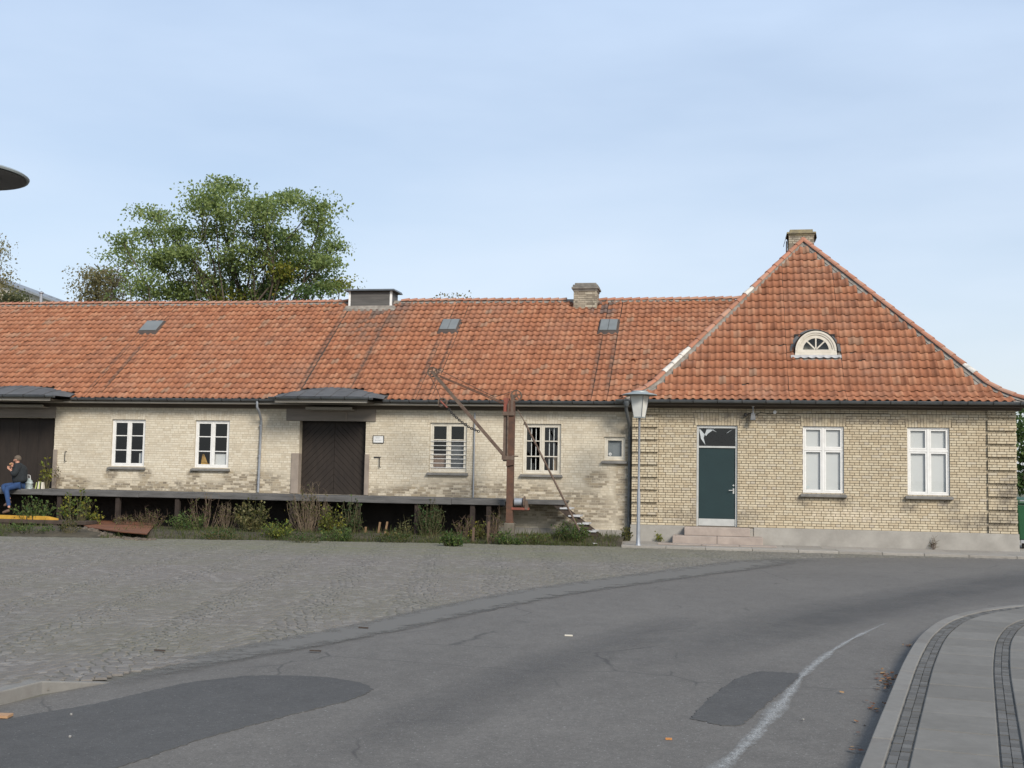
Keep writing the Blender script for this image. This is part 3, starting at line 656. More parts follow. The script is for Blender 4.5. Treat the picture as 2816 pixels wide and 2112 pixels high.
def gutter(parent, x0, x1, y, ztop, r=.062, step=.55, mat='gutter', ends=True):
    mb = MB(); n = 8; pr = [(y-r*math.cos(math.pi*k/n), ztop-r*1.05*math.sin(math.pi*k/n)) for k in range(n+1)]
    pi_ = [(y-(r-.008)*math.cos(math.pi*k/n), ztop-(r-.008)*1.05*math.sin(math.pi*k/n)) for k in range(n+1)]
    for p in (pr, pi_):
        for k in range(n): mb.quad((x0, *p[k]), (x1, *p[k]), (x1, *p[k+1]), (x0, *p[k+1]))
    for (p, q) in ((pr[0], pi_[0]), (pr[-1], pi_[-1])): mb.quad((x0, *p), (x1, *p), (x1, *q), (x0, *q))
    for xx in (x0, x1): mb.poly([(xx, *p) for p in pr])
    mb.tube([(x0, y-r, ztop), (x1, y-r, ztop)], .010, 6)
    gt = mb.build('gutter', M[mat], parent, True)
    x = x0+.2
    while x < x1-.05:
        b = MB()
        for k in range(n):
            (ya, za), (yb, zb) = pr[k], pr[k+1]; e = .004
            b.hexa([(x, ya, za+.002), (x+.022, ya, za+.002), (x+.022, yb, zb+.002), (x, yb, zb+.002)], [(x, ya-.5*e, za-e), (x+.022, ya-.5*e, za-e), (x+.022, yb-.5*e, zb-e), (x, yb-.5*e, zb-e)])
        b.box(x, x+.022, y-r-.015, y-r-.008, ztop-.03, ztop+.03)
        b.build('gutter_bracket', M['iron'], gt); x += step+random.uniform(-.02, .02)
    return gt
def sash(win, x0, x1, z0, z1, y, rail, d, mat, glassm, bars=()):
    """sash frame and its panes; bars: list of ('h', z) / ('v', x)"""
    mb = MB(); mb.box(x0, x0+rail, y, y+d, z0, z1); mb.box(x1-rail, x1, y, y+d, z0, z1)
    mb.box(x0+rail, x1-rail, y+.001, y+d-.001, z0, z0+rail); mb.box(x0+rail, x1-rail, y+.001, y+d-.001, z1-rail, z1)
    hs = sorted(b for k, b in bars if k == 'h'); vs = sorted(b for k, b in bars if k == 'v')
    for b in hs: mb.box(x0+rail, x1-rail, y+.003, y+d-.004, b-.014, b+.014)
    for b in vs: mb.box(b-.012, b+.012, y+.004, y+d-.005, z0+rail, z1-rail)
    s = mb.build('sash', mat, win, bevel=.004)
    hz = [z0+rail]+hs+[z1-rail]; vx = [x0+rail]+vs+[x1-rail]
    for a, b in zip(hz, hz[1:]):
        for c, e in zip(vx, vx[1:]):
            p = MB(); p.quad((c-.003, y+d*.5, a-.003), (e+.003, y+d*.5, a-.003), (e+.003, y+d*.5, b+.003), (c-.003, y+d*.5, b+.003)); p.build('pane', glassm, win)
    return s
def sill(win, x0, x1, zt, y, out=.10, th=.075, mat='sill', ext=.07):
    mb = MB(); mb.hexa([(x0-ext, y-out, zt-th-.02), (x1+ext, y-out, zt-th-.02), (x1+ext, y+.1, zt-th-.02), (x0-ext, y+.1, zt-th-.02)], [(x0-ext, y-out, zt-.045), (x1+ext, y-out, zt-.045), (x1+ext*.4, y+.1, zt), (x0-ext*.4, y+.1, zt)])
    return mb.build('sill', M[mat], win, bevel=.008)
def rect_px(tl, br, Y):
    a = onY(*tl, Y); b = onY(*br, Y); return a[0], b[0], b[2], a[2]

# ================================================================== the house with the hipped roof
Z4 = lambda x, y: (1650+x/3.142, 1000+y/3.142)
Z5 = lambda x, y: (2112+x/3.142, 1000+y/3.142)
Z7 = lambda x, y: (2000+x/5.53, 820+y/5.53)
HX0, HX1 = -2.35, 7.37
house = empty('brick_house', (2.5, HY, 0), 'yellow brick house with a steep hipped red tile roof and dark green door', 'house')
dx0, dx1, _, _ = rect_px(Z4(836, 540), Z4(1186, 1415), HY); dz0, dz1 = .434, 3.10
hw = [(2.105-.005, 3.135-.0, 1.367, 3.10), (4.72, 5.755, 1.367, 3.10)]
holes = [(dx0, dx1, dz0, dz1, .14)]+[(*w, .12) for w in hw]
hwall = wall_mesh('wall', house, HX0+.02, HX1-.02, 0, 3.72, holes, HY+.020, M['mortar'])
mb = MB(); mb.quad((HX0+.02, HY+.012, 0), (HX0+.02, HY+11, 0), (HX0+.02, HY+11, 3.72), (HX0+.02, HY+.012, 3.72)); mb.quad((HX1-.02, HY+.012, 0), (HX1-.02, HY+11, 0), (HX1-.02, HY+11, 3.72), (HX1-.02, HY+.012, 3.72)); mb.quad((HX0, HY+11, 0), (HX1, HY+11, 0), (HX1, HY+11, 3.72), (HX0, HY+11, 3.72))
mb.build('side_wall', M['brick'], house, fix=False)
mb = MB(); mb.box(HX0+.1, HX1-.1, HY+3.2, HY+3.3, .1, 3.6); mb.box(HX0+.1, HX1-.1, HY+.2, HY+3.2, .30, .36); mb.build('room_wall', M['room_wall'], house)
def quoin(x, k):
    q = x < HX0+.70 or x > HX1-.70
    return -.06 if q and k % 5 != 3 else (.012 if q else 0.)
arch_h = .33
bholes = [(h[0], h[1], h[2], h[3]) for h in holes]+[(a-.06, b+.06, d, d+arch_h) for a, b, c, d in [(dx0, dx1, 0, dz1)]+hw]
bricks(hwall, HX0, HX1, .434, 48, .0667, bholes, HY, M['brick'], .003, quoin, 300, (HX0+.70, HX1-.70))
for a, b in [(dx0, dx1)]+[(w[0], w[1]) for w in hw]: soldier(hwall, a-.04, b+.04, 3.10, arch_h, 15, HY-.001, M['brick'], .03)
mb = MB(); mb.box(HX0-.03, dx0-.30, HY-.055, HY+.3, -.05, .434); mb.box(dx1+.42, HX1+.03, HY-.055, HY+.3, -.05, .434); mb.box(dx0-.30, dx1+.42, HY-.03, HY+.3, -.05, .40); mb.build('plinth', M['plinth'], house, bevel=.012)
# windows with blinds
def house_window(w, tagp=False):
    x0, x1, z0, z1 = w; y = HY+.045; mb = MB(); f = .042
    mb.box(x0, x0+f, y, y+.09, z0, z1); mb.box(x1-f, x1, y, y+.09, z0, z1); mb.box(x0+f, x1-f, y+.001, y+.089, z1-f, z1); mb.box(x0+f, x1-f, y+.001, y+.089, z0, z0+f)
    xm = (x0+x1)/2; zt = z0+(z1-z0)*.655; mb.box(xm-.03, xm+.03, y+.002, y+.088, z0+f, z1-f); mb.box(x0+f, xm-.03, y+.003, y+.087, zt-.03, zt+.03); mb.box(xm+.03, x1-f, y+.003, y+.087, zt-.03, zt+.03)
    win = mb.build('window', M['white'], house, bevel=.005)
    for a, b in ((x0+f+.003, xm-.033), (xm+.033, x1-f-.003)):
        sash(win, a, b, z0+f+.003, zt-.033, y+.012, .040, .045, M['white'], M['glass']); sash(win, a, b, zt+.033, z1-f-.003, y+.012, .040, .045, M['white'], M['glass'])
    b = MB(); b.quad((x0+.043, y+.085, z0+.043), (x1-.043, y+.085, z0+.043), (x1-.043, y+.085, z1-.043), (x0+.043, y+.085, z1-.043)); b.build('blind', M['blind'], win)
    sill(win, x0, x1, z0, HY, .11, .085)
    for zz in (z0+.35, z0+1.0, z1-.22):
        h = MB(); h.tube([(x0+.006, y-.012, zz-.035), (x0+.006, y-.012, zz+.035)], .010, 6); h.build('hinge', M['white'], win)
    return win
w1 = house_window(hw[0]); w2 = house_window(hw[1])
# sticker ring in the lower corner of one pane
mb = MB(); mb.lathe((hw[0][0]+.13, HY+.068, hw[0][2]+.15), [(.022, 0), (.028, 0), (.028, .002), (.022, .002), (.022, 0)], 16, axis='y'); mb.build('sticker', simple('blue_sticker', (.25, .42, .48)), w1)
# door
mb = MB(); f = .055; y = HY+.05
mb.box(dx0, dx0+f, y, y+.09, dz0, dz1); mb.box(dx1-f, dx1, y, y+.09, dz0, dz1); mb.box(dx0+f, dx1-f, y+.001, y+.089, dz1-f-.02, dz1)
trz = onY(*Z4(1000, 720), HY)[2]; mb.box(dx0+f, dx1-f, y+.001, y+.089, trz-.025, trz+.025)
door = mb.build('door', M['alu'], house, bevel=.005)
mb = MB(); mb.box(dx0+f+.004, dx1-f-.004, y+.035, y+.075, dz0+.20, trz-.03); mb.build('door_leaf', M['door_green'], door, bevel=.004)
mb = MB(); mb.box(dx0+f+.004, dx1-f-.004, y+.025, y+.073, dz0+.012, dz0+.198); mb.build('kick_plate', M['alu'], door, bevel=.004)
mb = MB(); mb.quad((dx0+f, y+.04, trz+.028), (dx1-f, y+.04, trz+.028), (dx1-f, y+.04, dz1-f-.022), (dx0+f, y+.04, dz1-f-.022)); mb.build('transom_pane', M['glass'], door)
mb = MB()
tx0, tx1, tz0, tz1 = dx0+f, dx1-f, trz+.03, dz1-f-.02; tw = tx1-tx0
for tri in ([(0, 1), (.22, .98), (.13, .45), (.18, .05), (.06, .4)], [(.02, .98), (.45, .99), (.25, .70), (.20, .55)], [(.33, .99), (.50, .78), (.40, .86)], [(.75, .70), (.95, .99), (.80, .80)]):
    mb.poly([(tx0+u*tw, y+.052, tz0+v*(tz1-tz0)) for u, v in tri])
mb.build('torn_film', simple('grey_torn_film', (.55, .56, .57), (.40, .41, .42), 6), door, fix=False)
hx = dx1-f-.075; hz = onY(*Z4(1150, 1095), HY)[2]
mb = MB(); mb.tube([(hx+.03, y+.035, hz), (hx+.03, y-.02, hz), (hx-.09, y-.022, hz-.004)], .010, 8); mb.box(hx+.012, hx+.048, y+.028, y+.036, hz-.09, hz+.05); mb.build('handle', M['alu'], door, True)
mb = MB(); mb.lathe((hx+.03, y+.02, hz+.13), [(.0, 0), (.022, 0), (.022, .014)], 12, axis='y'); mb.build('lock', M['alu'], door, True)
# front steps
s0, s1, _, _ = rect_px(Z4(729, 1420), Z4(1295, 1485), HY-.3); q0, q1, _, _ = rect_px(Z4(627, 1485), Z4(1407, 1550), HY-.7)
steps = empty('front_steps', ((s0+s1)/2, HY-.4, 0), 'pinkish stone front steps below the dark green door', 'steps')
mb = MB(); mb.box(s0, s1, HY-.40, HY-.06, .205, .425); mb.build('step_block', M['step'], steps, bevel=.014)
qm = onY(*Z4(1010, 1500), HY-.75)[0]
mb = MB(); mb.box(q0, qm-.004, HY-.78, HY-.06, 0, .205); mb.build('step_block', M['step'], steps, bevel=.014)
mb = MB(); mb.box(qm+.004, q1, HY-.775, HY-.06, 0, .203); mb.build('step_block', M['step'], steps, bevel=.014)
for a, b in ((q0-.35, q0+.75), (q0+.76, q1-.6), (q1-.59, q1+.32)):
    mb = MB(); mb.box(a, b, HY-1.35, HY-.79, -.002, .02+random.uniform(0, .004)); mb.build('landing_slab', M['step'], steps, bevel=.008)
# eaves: cornice boards, gutter
mb = MB(); mb.box(HX0-.12, HX1+.12, HY-.10, HY+.3, 3.545, 3.60); mb.box(HX0-.18, HX1+.18, HY-.36, HY+.3, 3.602, 3.64); mb.build('cornice', M['frieze'], house, bevel=.008)
mb = MB(); mb.box(HX0-.22, HX1+.22, HY-.36, HY+.3, 3.642, 3.70); mb.build('soffit_board', M['frieze'], house)
# roof
eY, eZ = -.74, 3.735; gz = .317; P = [(eY, eZ)]
for a in [24, 30, 38]+[47.8]*20: P.append((P[-1][0]+gz*math.cos(R(a)), P[-1][1]+gz*math.sin(R(a))))
AY, AZ = P[-1]; AX = 2.42; EXL, EXR = -2.62, 7.62
def xl(y): return EXL+(AX-EXL)*(y-eY)/(AY-eY)
def xr(y): return EXR+(AX-EXR)*(y-eY)/(AY-eY)
mb = MB(); BY = 10.9
for (y0, z0), (y1, z1) in zip(P, P[1:]):
    e = .004; mb.quad((xl(y0), y0, z0-e), (xr(y0), y0, z0-e), (xr(y1), y1, z1-e), (xl(y1), y1, z1-e))
hroof = mb.build('roof', M['bedding'], house, fix=False)
mb = MB(); nst = 40
for side in (xl, xr):       # the two long slopes, corrugated like the tiles
    s_ = 1 if side is xl else -1
    for (y0, z0), (y1, z1) in zip(P, P[1:]):
        lo_, hi_ = side(y0), side(y1)
        mb.quad((lo_, y0, z0-.004), (hi_, y1, z1-.004), (hi_, BY, z1-.004), (lo_, BY, z0-.004))
mb.poly([(xl(eY), BY, eZ)]+[(xl(y), BY, z-.004) for y, z in P]+[(xr(y), BY, z-.004) for y, z in reversed(P)])
mb.build('rear_slopes', M['tile'], house, fix=False)
dm = onP(*Z7(1347, 890), (0, P[3][0], P[3][1]), (0, -math.sin(R(47.8)), math.cos(R(47.8))))   # foot of the half-round dormer
dmr = .56
wt_ = .2025
cols = []; x = EXL+.1
while x < EXR-.12:
    cols.append(x); x += wt_
    if abs(x-(dm[0]-.80)) < wt_/2 or abs(x-(dm[0]+.68)) < wt_/2: x += .022
def ok_h(x, y, z, r):
    if x < xl(y)+.13 or x > xr(y)-.16: return False
    h = z-dm[2]
    if abs(x-dm[0]) < .60 and -.06 < h and (x-dm[0])**2+(h*1.0)**2 < .60**2: return False
    return True
tile_roof(hroof, cols, P, wt_, ok_h, M['tile'], 300)
nhip = 22
for side, nm in ((xl, 'L'), (xr, 'R')):
    mbx = MB()
    for i in range(nhip):
        t0, t1 = i/nhip, (i+1)/nhip
        def pt(t):
            f = t*(len(P)-1); k = min(int(f), len(P)-2); f -= k; y = P[k][0]+(P[k+1][0]-P[k][0])*f; z = P[k][1]+(P[k+1][1]-P[k][1])*f; return np.array([side(y), y, z])
        a, b = pt(t0), pt(t1); s_ = -1 if nm == 'L' else 1
        white = (nm == 'L' and i in (4, 5, 6, 14)) or (nm == 'R' and i == 4)
        upv = (s_*.35, -.4, .85)
        halfround(hroof, a+np.array([0, 0, .06]), b+(b-a)*.12+np.array([0, 0, .05]), .098, upv, M['white_tile'] if white else M['ridge'], 'hip_tile')
        inx = -s_*.11
        mbx.quad(a+np.array([inx*1.6, 0, .022]), b+np.array([inx*1.6, 0, .022]), b+np.array([0, 0, .07]), a+np.array([0, 0, .07])); mbx.quad(a+np.array([-inx*.9, 0, .0]), b+np.array([-inx*.9, 0, .0]), b+np.array([0, 0, .07]), a+np.array([0, 0, .07]))
    mbx.build('hip_bedding', M['bedding'], hroof, fix=False)
for i in range(18):
    y = AY+.1+i*.33; halfround(hroof, (AX, y+.36, AZ+.01), (AX, y, AZ+.02), .11, (0, 0, 1), M['ridge'], 'ridge_tile')
gutter(house, EXL-.15, EXR+.15, eY-.045, eZ-.005, .065, .62)
mb = MB(); mb.tube([(EXR+.10, eY+.2, eZ-.02), (EXR+.10, eY+5, eZ-.02)], .06, 8); mb.build('side_gutter', M['gutter'], house, True)
# half-round dormer
dx_, dy_, dz_ = dm[0], dm[1]-.02, dm[2]+.03; zc = dz_+.13; ro = .545
mb = MB(); seg = 24
for k in range(seg):
    a0, a1 = math.pi*k/seg, math.pi*(k+1)/seg; rr = ro+.035
    mb.quad((dx_+rr*math.cos(a0), dy_+.03, zc+rr*math.sin(a0)), (dx_+rr*math.cos(a1), dy_+.03, zc+rr*math.sin(a1)), (dx_+rr*math.cos(a1), dy_+1.1, zc+rr*math.sin(a1)), (dx_+rr*math.cos(a0), dy_+1.1, zc+rr*math.sin(a0)))
for s_ in (-1, 1): mb.quad((dx_+s_*(ro+.035), dy_+.03, dz_-.12), (dx_+s_*(ro+.035), dy_+.03, zc), (dx_+s_*(ro+.035), dy_+1.1, zc), (dx_+s_*(ro+.035), dy_+1.1, dz_-.12))
for k in range(seg):   # lead flare against the tiles
    a0, a1 = math.pi*k/seg, math.pi*(k+1)/seg
    q = []
    for a in (a0, a1):
        for rr, yy in ((ro+.034, None), (ro+.13, None)):
            z = zc+rr*math.sin(a); yv_ = P[3][0]+(z-P[3][1])/math.tan(R(47.8))-.085; q.append((dx_+rr*math.cos(a), max(dy_+.02, yv_), z))
    mb.quad(q[0], q[1], q[3], q[2])
dorm = mb.build('dormer', M['lead'], house, fix=False)
def arcband(r0, r1, y0, y1, n=28, zc_=None):
    b = MB()
    for k in range(n):
        a0, a1 = math.pi*k/n, math.pi*(k+1)/n; pts = lambda y: [(dx_+r*math.cos(a), y, zc+r*math.sin(a)) for r, a in ((r0, a0), (r1, a0), (r1, a1), (r0, a1))]
        b.hexa(pts(y0), pts(y1))
    return b
for r0, r1, y0 in ((ro-.055, ro, -.03), (ro-.105, ro-.058, -.012), (ro-.20, ro-.108, .010)): arcband(r0, r1, dy_+y0, dy_+.08).build('arch_frame', M['cream'], dorm, fix=True)
mb = MB(); mb.box(dx_-ro-.01, dx_+ro+.01, dy_-.04, dy_+.08, zc-.13, zc-.055); mb.build('sill', M['cream'], dorm, bevel=.006)
mb = MB(); mb.box(dx_-ro, dx_+ro, dy_-.02, dy_+.08, zc-.052, zc+.03); mb.build('bottom_rail', M['cream'], dorm, bevel=.006)
ri = ro-.20
for a in (45, 90, 135):
    mb = MB(); d_ = Vector((math.cos(R(a)), 0, math.sin(R(a)))); o_ = Vector((dx_, dy_+.03, zc+.03)); mb.bar(o_, o_+d_*(ri-.02), .035, .03, (0, 1, 0)); mb.build('glazing_bar', M['cream'], dorm)
for k in range(4):
    mb = MB(); a0, a1 = R(45*k), R(45*k+45); mb.poly([(dx_, dy_+.045, zc+.03)]+[(dx_+(ri+.01)*math.cos(a0+(a1-a0)*q/6), dy_+.045, zc+.01+(ri+.01)*math.sin(a0+(a1-a0)*q/6)) for q in range(7)]); mb.build('pane', M['glass_dim'], dorm, fix=False)
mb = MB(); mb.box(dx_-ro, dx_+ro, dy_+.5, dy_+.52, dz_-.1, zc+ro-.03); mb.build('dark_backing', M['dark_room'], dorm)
mb = MB(); ns = 48; xs_ = np.linspace(dx_-ro-.12, dx_+ro+.12, ns+1)
def scal(x): return dz_-.045-.035*abs(math.sin((x-dx_)/wt_*math.pi))
for a, b in zip(xs_, xs_[1:]):
    mb.quad((a, dy_-.09, scal(a)), (b, dy_-.09, scal(b)), (b, dy_-.05, dz_+.01), (a, dy_-.05, dz_+.01))
mb.build('lead_apron', M['zinc_light'], dorm, fix=False)
# chimneys
def chimney(name, parent, x0, x1, y0, y1, z0, z1, cap, capmat, label=None):
    ch = .0667; n = int((z1-z0)/ch); mb = MB(); mb.box(x0+.01, x1-.01, y0+.01, y1-.01, z0, z1); c = mb.build(name, M['mortar'], parent)
    V = []; FF = []; rn = []; i = 0
    for k in range(n):
        for (a0, a1, horiz) in ((x0, x1, True), (y0, y1, False)):
            for (a, b) in course(a0, a1, k % 2 == 1, False):
                for far in (0, 1):
                    if horiz: bx = (a, b, (y0 if not far else y1-.04)+random.uniform(-.004, .006), (y0+.04 if not far else y1))
                    else: bx = ((x0 if not far else x1-.04)+random.uniform(-.003, .004), (x0+.04 if not far else x1), a, b)
                    zA, zB = z0+k*ch+.006, z0+(k+1)*ch-.005
                    V += [(bx[0], bx[2], zA), (bx[1], bx[2], zA), (bx[1], bx[3], zA), (bx[0], bx[3], zA), (bx[0], bx[2], zB), (bx[1], bx[2], zB), (bx[1], bx[3], zB), (bx[0], bx[3], zB)]
                    FF += [[q+8*i for q in f] for f in ((0, 1, 5, 4), (1, 2, 6, 5), (2, 3, 7, 6), (3, 0, 4, 7), (4, 5, 6, 7), (3, 2, 1, 0))]; rn += [random.random()]*8; i += 1
    npmesh('chimney_bricks', np.array(V), FF, M['chbrick'], c, rn, False, 'stuff')
    mb = MB()
    for (e, a, b) in cap: mb.box(x0-e, x1+e, y0-e, y1+e, z1+a, z1+b)
    mb.build('chimney_cap', capmat, c, bevel=.012); return c
M['chbrick'] = by_rnd('weathered_chimney_brick', [(0, (.22, .185, .14)), (.5, (.36, .31, .235)), (1, (.45, .40, .31))], 4, (.10, .09, .075), .8, .95, 40, .6)
M['cap'] = simple('lichen_cap', (.30, .25, .14), (.16, .14, .10), 7, .95, bs=40, bump=.6)
M['cap2'] = simple('grey_cap', (.24, .22, .19), (.13, .12, .105), 7, .95, bs=40, bump=.6)
cy0 = AY+.35
cx0 = onY(2000+935/5.53, 700, cy0)[0]; cx1 = onY(2000+1320/5.53, 700, cy0)[0]; ctop = onY(2200, 620+130/5.53, cy0)[2]; cbot = AZ-1.0
chimney('chimney', hroof, cx0, cx1, cy0, cy0+.75, cbot, ctop, [(.02, -.05, .0), (.06, .002, .06), (-.03, .062, .15)], M['cap'])
mb = MB(); mb.hexa([(cx0-.13, cy0-.02, ctop-.24), (cx0-.115, cy0-.02, ctop-.24), (cx0-.115, cy0+.8, ctop-.24), (cx0-.13, cy0+.8, ctop-.24)], [(cx0-.05, cy0-.02, ctop+.05), (cx0-.035, cy0-.02, ctop+.05), (cx0-.035, cy0+.8, ctop+.05), (cx0-.05, cy0+.8, ctop+.05)]); mb.tube([(cx0-.06, cy0+.1, ctop-.2), (cx0-.065, cy0+.1, ctop-.9)], .02, 6); mb.build('chimney_flashing', M['lead'], hroof)
mb = MB(); mb.hexa([(cx1+.07, cy0-.02, ctop-.12), (cx1+.085, cy0-.02, ctop-.12), (cx1+.085, cy0+.8, ctop-.12), (cx1+.07, cy0+.8, ctop-.12)], [(cx1+.04, cy0-.02, ctop+.05), (cx1+.055, cy0-.02, ctop+.05), (cx1+.055, cy0+.8, ctop+.05), (cx1+.04, cy0+.8, ctop+.05)])
mb.build('chimney_flashing', M['lead'], hroof)
# dark corner downpipe between the two buildings
dpx = -2.46
mb = MB(); mb.tube([(dpx-.02, -.78, 3.66), (dpx-.03, -.75, 3.5), (dpx+.02, -.30, 3.12), (dpx+.03, -.14, 2.95), (dpx+.03, -.10, 2.8), (dpx+.02, -.10, .02)], .045, 10)
for zz in (2.75, 1.72, .6): mb.tube([(dpx+.02, -.10, zz-.03), (dpx+.02, -.10, zz+.03)], .054, 10)
mb.lathe((dpx-.02, -.78, 3.55), [(.05, 0), (.085, .08), (.085, .14)], 12); mb.build('downpipe', M['gutter'], house, True)

# small fittings on the house wall: floodlight with sensor and a white junction box
fx, _, fz = onY(*Z4(1322, 455), HY-.15)
fl = empty('floodlight', (fx, HY-.05, fz), 'small grey floodlight on a bracket under the house gutter', 'floodlight')
mb = MB(); mb.tube([(fx, HY-.02, fz+.28), (fx, HY-.20, fz+.28), (fx, HY-.20, fz+.02)], .014, 8); mb.build('bracket', M['steel'], fl, True)
mb = MB(); mb.hexa([(fx-.075, HY-.30, fz-.10), (fx+.065, HY-.30, fz-.10), (fx+.065, HY-.22, fz-.12), (fx-.075, HY-.22, fz-.12)], [(fx-.05, HY-.20, fz+.09), (fx+.05, HY-.20, fz+.09), (fx+.05, HY-.12, fz+.07), (fx-.05, HY-.12, fz+.07)]); mb.build('lamp_housing', M['zinc'], fl, bevel=.01)
mb = MB(); mb.lathe((fx, HY-.20, fz+.26), [(.0, -.03), (.03, -.015), (.035, .02), (.02, .05), (0, .055)], 14); mb.build('sensor_dome', M['white'], fl, True)
mb = MB(); mb.lathe((fx-.19, HY-.09, fz+.04), [(0, -.05), (.045, -.03), (.05, .02), (.03, .06)], 14, axis='y'); mb.build('motion_sensor', M['iron'], fl, True)
mb = MB(); mb.tube([(fx-.19, HY-.04, fz+.05), (fx-.1, HY-.03, fz+.07), (fx, HY-.03, fz+.1)], .012, 6); mb.build('sensor_arm', M['iron'], fl, True)
jx, _, jz = onY(*Z4(1510, 420), HY)
jb = empty('junction_box', (jx, HY-.03, jz), 'round white junction box with a thin black cable on the house wall', 'junction box')
mb = MB(); mb.lathe((jx, HY-.04, jz), [(0, -.01), (.04, -.008), (.048, 0), (.048, .035)], 18, axis='y'); mb.build('box_cover', M['white'], jb, True)
mb = MB(); mb.tube([(fx+.02, HY-.012, fz+.02), (fx+.2, HY-.012, jz-.01), (jx-.1, HY-.012, jz-.05), (jx, HY-.012, jz-.02), (jx+.2, HY-.012, jz-.035), (jx+1.4, HY-.012, jz-.015), (jx+2.9, HY-.012, jz-.02)], .008, 6); mb.build('cable', M['iron'], jb)

# ================================================================== the warehouse
WX0, WX1 = -27.0, -2.3
ware = empty('goods_warehouse', (-14, 0, 0), 'long low pale brick warehouse with red tile roof and two canopied doorways', 'warehouse')
Z1 = lambda x, y: (x/3.142, 1000+y/3.142)
Z2 = lambda x, y: (650+x/3.142, 1000+y/3.142)
Z3 = lambda x, y: (1100+x/2.92, 960+y/2.92)
ww = [(-17.613, -16.56, 1.739, 3.103), (-15.006, -13.953, 1.739, 3.103), (-8.008, -6.955, 1.739, 3.103), (-5.374, -4.321, 1.739, 3.103)]
sx0, sx1, sz0, sz1 = rect_px(Z3(1640, 704), Z3(1806, 892), 0); small = (sx0, sx1, sz0, sz1)
DZ = 1.046
d2x0 = onY(*Z2(540, 800), 0)[0]; d2x1 = onY(*Z2(1112, 800), 0)[0]; d2z = onY(*Z2(830, 497), 0)[2]
d1x1 = onY(*Z1(466, 700), 0)[0]; d1x0 = d1x1-(d2x1-d2x0)-.6; d1z = onY(*Z1(300, 466), 0)[2]
wh = [(*w, .13) for w in ww]+[(*small, .13), (d2x0, d2x1, DZ, d2z, .30), (d1x0, d1x1, DZ, d1z, .30)]
wwall = wall_mesh('wall', ware, WX0, WX1, -.1, 3.72, wh, .006, M['wmortar'])
mb = MB(); mb.quad((WX0, 0, 0), (WX0, 9, 0), (WX0, 9, 3.7), (WX0, 0, 3.7)); mb.quad((WX0, 9, 0), (WX1, 9, 0), (WX1, 9, 3.7), (WX0, 9, 3.7)); mb.build('rear_wall', M['wbrick'], ware, fix=False)
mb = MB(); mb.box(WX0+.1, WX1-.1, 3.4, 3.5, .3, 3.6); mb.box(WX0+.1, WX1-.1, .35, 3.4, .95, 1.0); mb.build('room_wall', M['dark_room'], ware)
ah = .27
wb = [h[:4] for h in wh]+[(a-.05, b+.05, d, d+ah) for a, b, c, d in ww]+[(sx0-.04, sx1+.04, sz1, sz1+.24)]
bricks(wwall, -22.6, WX1-.02, -.02, 54, .0667, wb, 0.001, M['wbrick'], .0025, None)
for a, b, c, d in ww: soldier(wwall, a-.04, b+.04, d, ah, 15, 0.0, M['wbrick'], .05)
soldier(wwall, sx0-.03, sx1+.03, sz1, .24, 8, 0.0, M['wbrick'], .03)
mb = MB(); mb.box(-6.2, -2.42, -.06, .1, -.1, .26); mb.build('plinth', M['plinth'], ware, bevel=.01)
def ware_window(w, kind):
    x0, x1, z0, z1 = w; y = .05; f = .05; mb = MB(); mt = M['white'] if kind in ('a', 'b') else M['cream']
    mb.box(x0, x0+f, y, y+.08, z0, z1); mb.box(x1-f, x1, y, y+.08, z0, z1); mb.box(x0+f, x1-f, y+.001, y+.079, z1-f, z1); mb.box(x0+f, x1-f, y+.001, y+.079, z0, z0+f); xm = (x0+x1)/2
    mb.box(xm-.022, xm+.022, y+.001, y+.079, z0+f, z1-f); win = mb.build('window', mt, ware, bevel=.005)
    h = (z1-z0-2*f)
    for a, b in ((x0+f+.002, xm-.024), (xm+.024, x1-f-.002)):
        sash(win, a, b, z0+f+.002, z1-f-.002, y+.01, .042, .045, mt, M['glass'], [('h', z0+f+h/3), ('h', z0+f+2*h/3)])
        if kind == 'v':
            for t in (.34, .68):
                xx = a+.04+(b-a-.08)*t; m2 = MB(); m2.tube([(xx, y+.085, z0+f), (xx, y+.085, z1-f)], .011, 6); m2.build('window_bar', M['white'], win)
        if kind == 'h':
            for zz in np.linspace(z0+.12, z0+f+2*h/3-.04, 7):
                m2 = MB(); m2.tube([(a-.03, y-.015, zz), (b+.03, y-.015, zz)], .009, 6); m2.build('window_bar', M['white'], win)
    sill(win, x0, x1, z0, 0, .09, .075)
    m2 = MB(); m2.box(x0, x1, y+.08, y+.34, z0-.01, z0+.03); m2.build('window_board', M['room_wall'], win)
    return win
for w, k in zip(ww, 'abhv'): ware_window(w, k)
x0, x1, z0, z1 = small; y = .05; f = .05; mb = MB(); mb.box(x0, x0+f, y, y+.08, z0, z1); mb.box(x1-f, x1, y, y+.08, z0, z1); mb.box(x0+f, x1-f, y+.001, y+.079, z1-f, z1); mb.box(x0+f, x1-f, y+.001, y+.079, z0, z0+f); win = mb.build('window', M['cream'], ware, bevel=.005)
sash(win, x0+f+.002, x1-f-.002, z0+f+.002, z1-f-.002, y+.01, .045, .045, M['cream'], M['glass_dim']); sill(win, x0, x1, z0, 0, .09, .08)
mb = MB(); mb.lathe((x0+.16, y+.03, z0+.16), [(.018, 0), (.04, 0), (.04, .003), (.018, .003), (.018, 0)], 14, axis='y'); mb.build('sticker', M['paper'], win)
